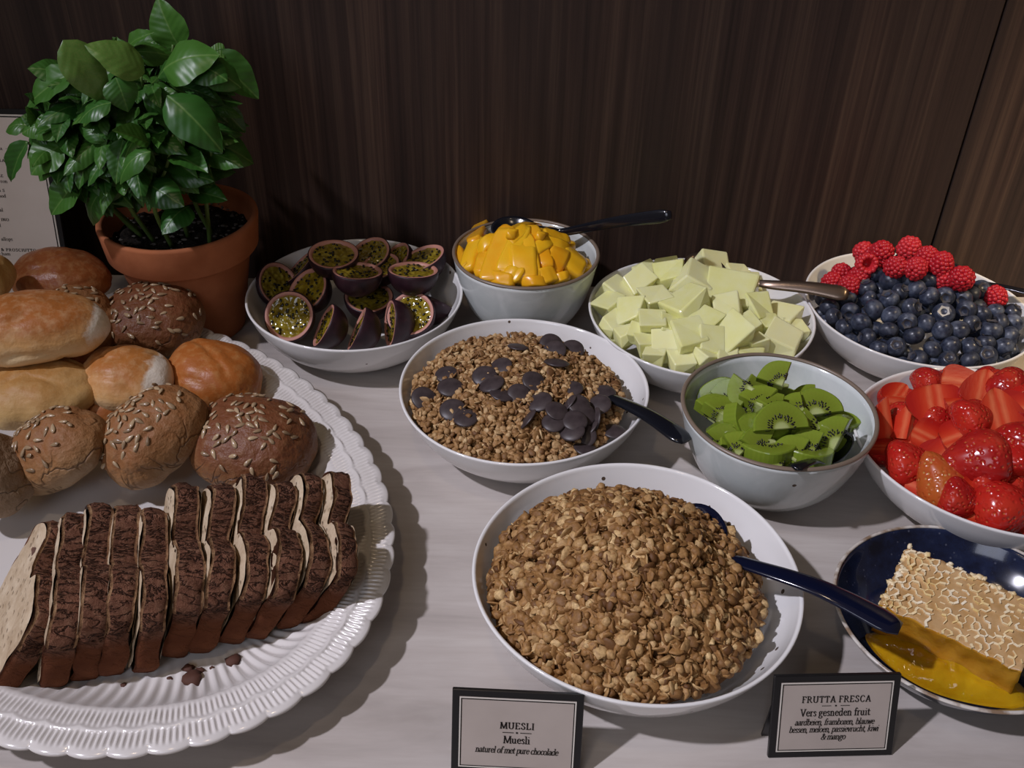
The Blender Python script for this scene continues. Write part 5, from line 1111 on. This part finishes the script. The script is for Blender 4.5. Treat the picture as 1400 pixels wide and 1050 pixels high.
for k, (p, v_, s_) in enumerate(rowb): blueberry(p, v_, ORD[k % 24] + ' blueberry from the left in the row along the front rim', s_)
for b in top_b:
    if berry_row(b): blueberry(b[0], b[1], 'dusty dark blueberry among the many in the middle of the berry heap', b[2])

# ------------------------------------------------------------------ honeycomb and honey
A_ = at(1252, 752, .058); B_ = at(1202, 826, .046); C_ = at(1396, 915, .046); D_ = at(1404, 822, .058)
e1 = ((C_ - B_).normalized() + (D_ - A_).normalized()).normalized(); e2 = (A_ - B_); e2 = e2 - e1 * e2.dot(e1); wdt = e2.length; e2.normalize(); e3 = e1.cross(e2)
LEN = .094
comb = empty('honeycomb', B_, Matrix((e1, e2, e3)).transposed().to_quaternion()); tag(comb, 'thick slab of honeycomb with pale wax cells in the blue dish', 'honeycomb')
V = []; F = []; NX, NY, NZ = 40, 20, 10; TH = .030
def cpos(x, y, z):
    p = Vector((x * LEN, y * wdt, -z * TH)); q = p * 1.0
    o_ = .0018; p.x += o_ * nz(q, 130) * (2 if x < .05 else 1); p.y += o_ * nz(q + Vector((1, 0, 0)), 110); p.z += .0012 * nz(q + Vector((0, 2, 0)), 90)
    if z > .3: p.y += (-.004 * (z - .3) if y < .5 else 0)
    return p
bm = bmesh.new()
def grid(fn, nu, nv, mi):
    vs = [[bm.verts.new(fn(i / nu, j / nv)) for j in range(nv + 1)] for i in range(nu + 1)]
    for i in range(nu):
        for j in range(nv): f = bm.faces.new((vs[i][j], vs[i + 1][j], vs[i + 1][j + 1], vs[i][j + 1])); f.material_index = mi; f.smooth = True
grid(lambda u, v_: cpos(u, v_, 0), NX, NY, 0); grid(lambda u, v_: cpos(u, 0, 1 - v_), NX, NZ, 1); grid(lambda u, v_: cpos(1 - u, 1, 1 - v_), NX, NZ, 1); grid(lambda u, v_: cpos(0, 1 - u, 1 - v_), NY, NZ, 1); grid(lambda u, v_: cpos(1, u, 1 - v_), NY, NZ, 1); grid(lambda u, v_: cpos(u, 1 - v_, 1), NX, NY, 1)
bmesh.ops.remove_doubles(bm, verts=bm.verts[:], dist=1e-5)
me = bpy.data.meshes.new('slab'); bm.to_mesh(me); bm.free(); me.materials.append(M['comb_cell']); me.materials.append(M['comb_side']); link('slab', me, comb)
# wax walls: hexagonal lattice, broken in places
HS = .0033; sv = []; sf = []; n = 0
def wall(p, q, h, tk):
    global n
    d = (q - p); d.z = 0; s = Vector((-d.y, d.x, 0)).normalized() * tk
    for a, b in ((p, q),):
        sv.extend([a - s, b - s, b + s, a + s, a - s + Vector((0, 0, h)), b - s + Vector((0, 0, h * .8)), b + s + Vector((0, 0, h * .8)), a + s + Vector((0, 0, h))])
        sf.extend([[n + i for i in f] for f in ((4, 5, 6, 7), (0, 1, 5, 4), (1, 2, 6, 5), (2, 3, 7, 6), (3, 0, 4, 7))]); n += 8
rd = random.Random(11)
cols = int(LEN / (HS * 1.5)) + 1; rows_ = int(wdt / (HS * 1.732)) + 1
for i in range(cols):
    for j in range(rows_ + 1):
        cx = i * HS * 1.5; cy = (j + .5 * (i % 2)) * HS * 1.732
        if cx > LEN - .001 or cy > wdt - .0005: continue
        vs = [Vector((cx + HS * math.cos(k * PI / 3), cy + HS * math.sin(k * PI / 3), 0)) for k in range(6)]
        near = cx < .016
        for k in range(3):
            if rd.random() < (.10 if near else .42): continue
            p, q = vs[k], vs[k + 1]
            if not (0 <= p.x <= LEN and 0 <= p.y <= wdt and 0 <= q.x <= LEN and 0 <= q.y <= wdt): continue
            pp_ = cpos(p.x / LEN, p.y / wdt, 0); qq = cpos(q.x / LEN, q.y / wdt, 0); pp_.z -= .0006; qq.z -= .0006
            wall(pp_, qq, rd.uniform(.0010, .0024) * (1.6 if near else 1), rd.choice((.0003, .0005, .0008)))
o = obj('wax_cells', sv, sf, M['wax'], comb, smooth=False); o['kind'] = 'stuff'; o['label'] = 'pale broken wax cell walls'
# torn wax along the left end and ragged lumps
sv2 = []; sf2 = []; n2 = 0
for k in range(70):
    u = rd.random(); x, y, z = (rd.uniform(-.001, .004), rd.random() * wdt, -rd.random() ** 2 * .008) if u < .6 else (rd.random() * LEN, wdt + rd.uniform(-.001, .001), rd.uniform(-.003, .0015))
    s = rd.uniform(.0010, .0026); sv2.append(ICO2[0] * (1 + np.array([.6 * nz(Vector(q_) + Vector((k, 0, 0)), 1.8) for q_ in ICO2[0]]))[:, None] * np.array([s * rd.uniform(.7, 1.5), s, s * rd.uniform(.5, 1)]) + np.array([x, y, z])); sf2.append(ICO2[1] + n2); n2 += len(ICO2[0])
o = link('torn_wax', mesh_np('torn_wax', np.concatenate(sv2), np.concatenate(sf2), M['wax']), comb); o['kind'] = 'stuff'
# honey pool
hc = at(1298, 902, .020); V = []; F = []; NRr, NAa = 40, 110
hd = Vector((e1.x, e1.y, 0)).normalized(); hq = Vector((-hd.y, hd.x, 0))
def hz(u, v_):
    r = math.hypot(u, v_); p = Vector((u * .05, v_ * .026, 0))
    return .015 * max(0, 1 - r ** 2.2) ** .7 + .0045 * nz(p, 90) * (1 - r) + .0012 * nz(p, 210) * (1 - r)
V.append(Vector((0, 0, hz(0, 0))))
for j in range(1, NRr + 1):
    for k in range(NAa):
        a = 2 * PI * k / NAa; r = j / NRr; rr_ = r * (1 + .12 * math.sin(2 * a + .6) + .08 * math.sin(3 * a + 2)); u, v_ = rr_ * math.cos(a), rr_ * math.sin(a)
        p = hd * (u * .052) + hq * (v_ * .029); V.append(Vector((p.x, p.y, hz(r * math.cos(a), r * math.sin(a)))))
for k in range(NAa): F.append((0, 1 + k, 1 + (k + 1) % NAa))
for j in range(NRr - 1):
    for k in range(NAa): F.append((1 + j * NAa + k, 1 + (j + 1) * NAa + k, 1 + (j + 1) * NAa + (k + 1) % NAa, 1 + j * NAa + (k + 1) % NAa))
def zdish(r): return float(np.interp(r, [0, .035, .059, .0745, .0848], [.0055, .0062, .0095, .0215, .035]))
W_ = []
for v in V:
    p = Vector((hc.x + v.x - cH.x, hc.y + v.y - cH.y)); r = p.length
    if r > .073: p *= .073 / r; r = .073
    W_.append(Vector((p.x + cH.x - hc.x, p.y + cH.y - hc.y, max(v.z, zdish(r) + .0008 - .0095))))
V = W_
hb = obj('honey_pool', V, F, M['honey'], loc=(hc.x, hc.y, .0095)); tag(hb, 'glossy golden yellow honey spread in front of the honeycomb slab', 'honey')
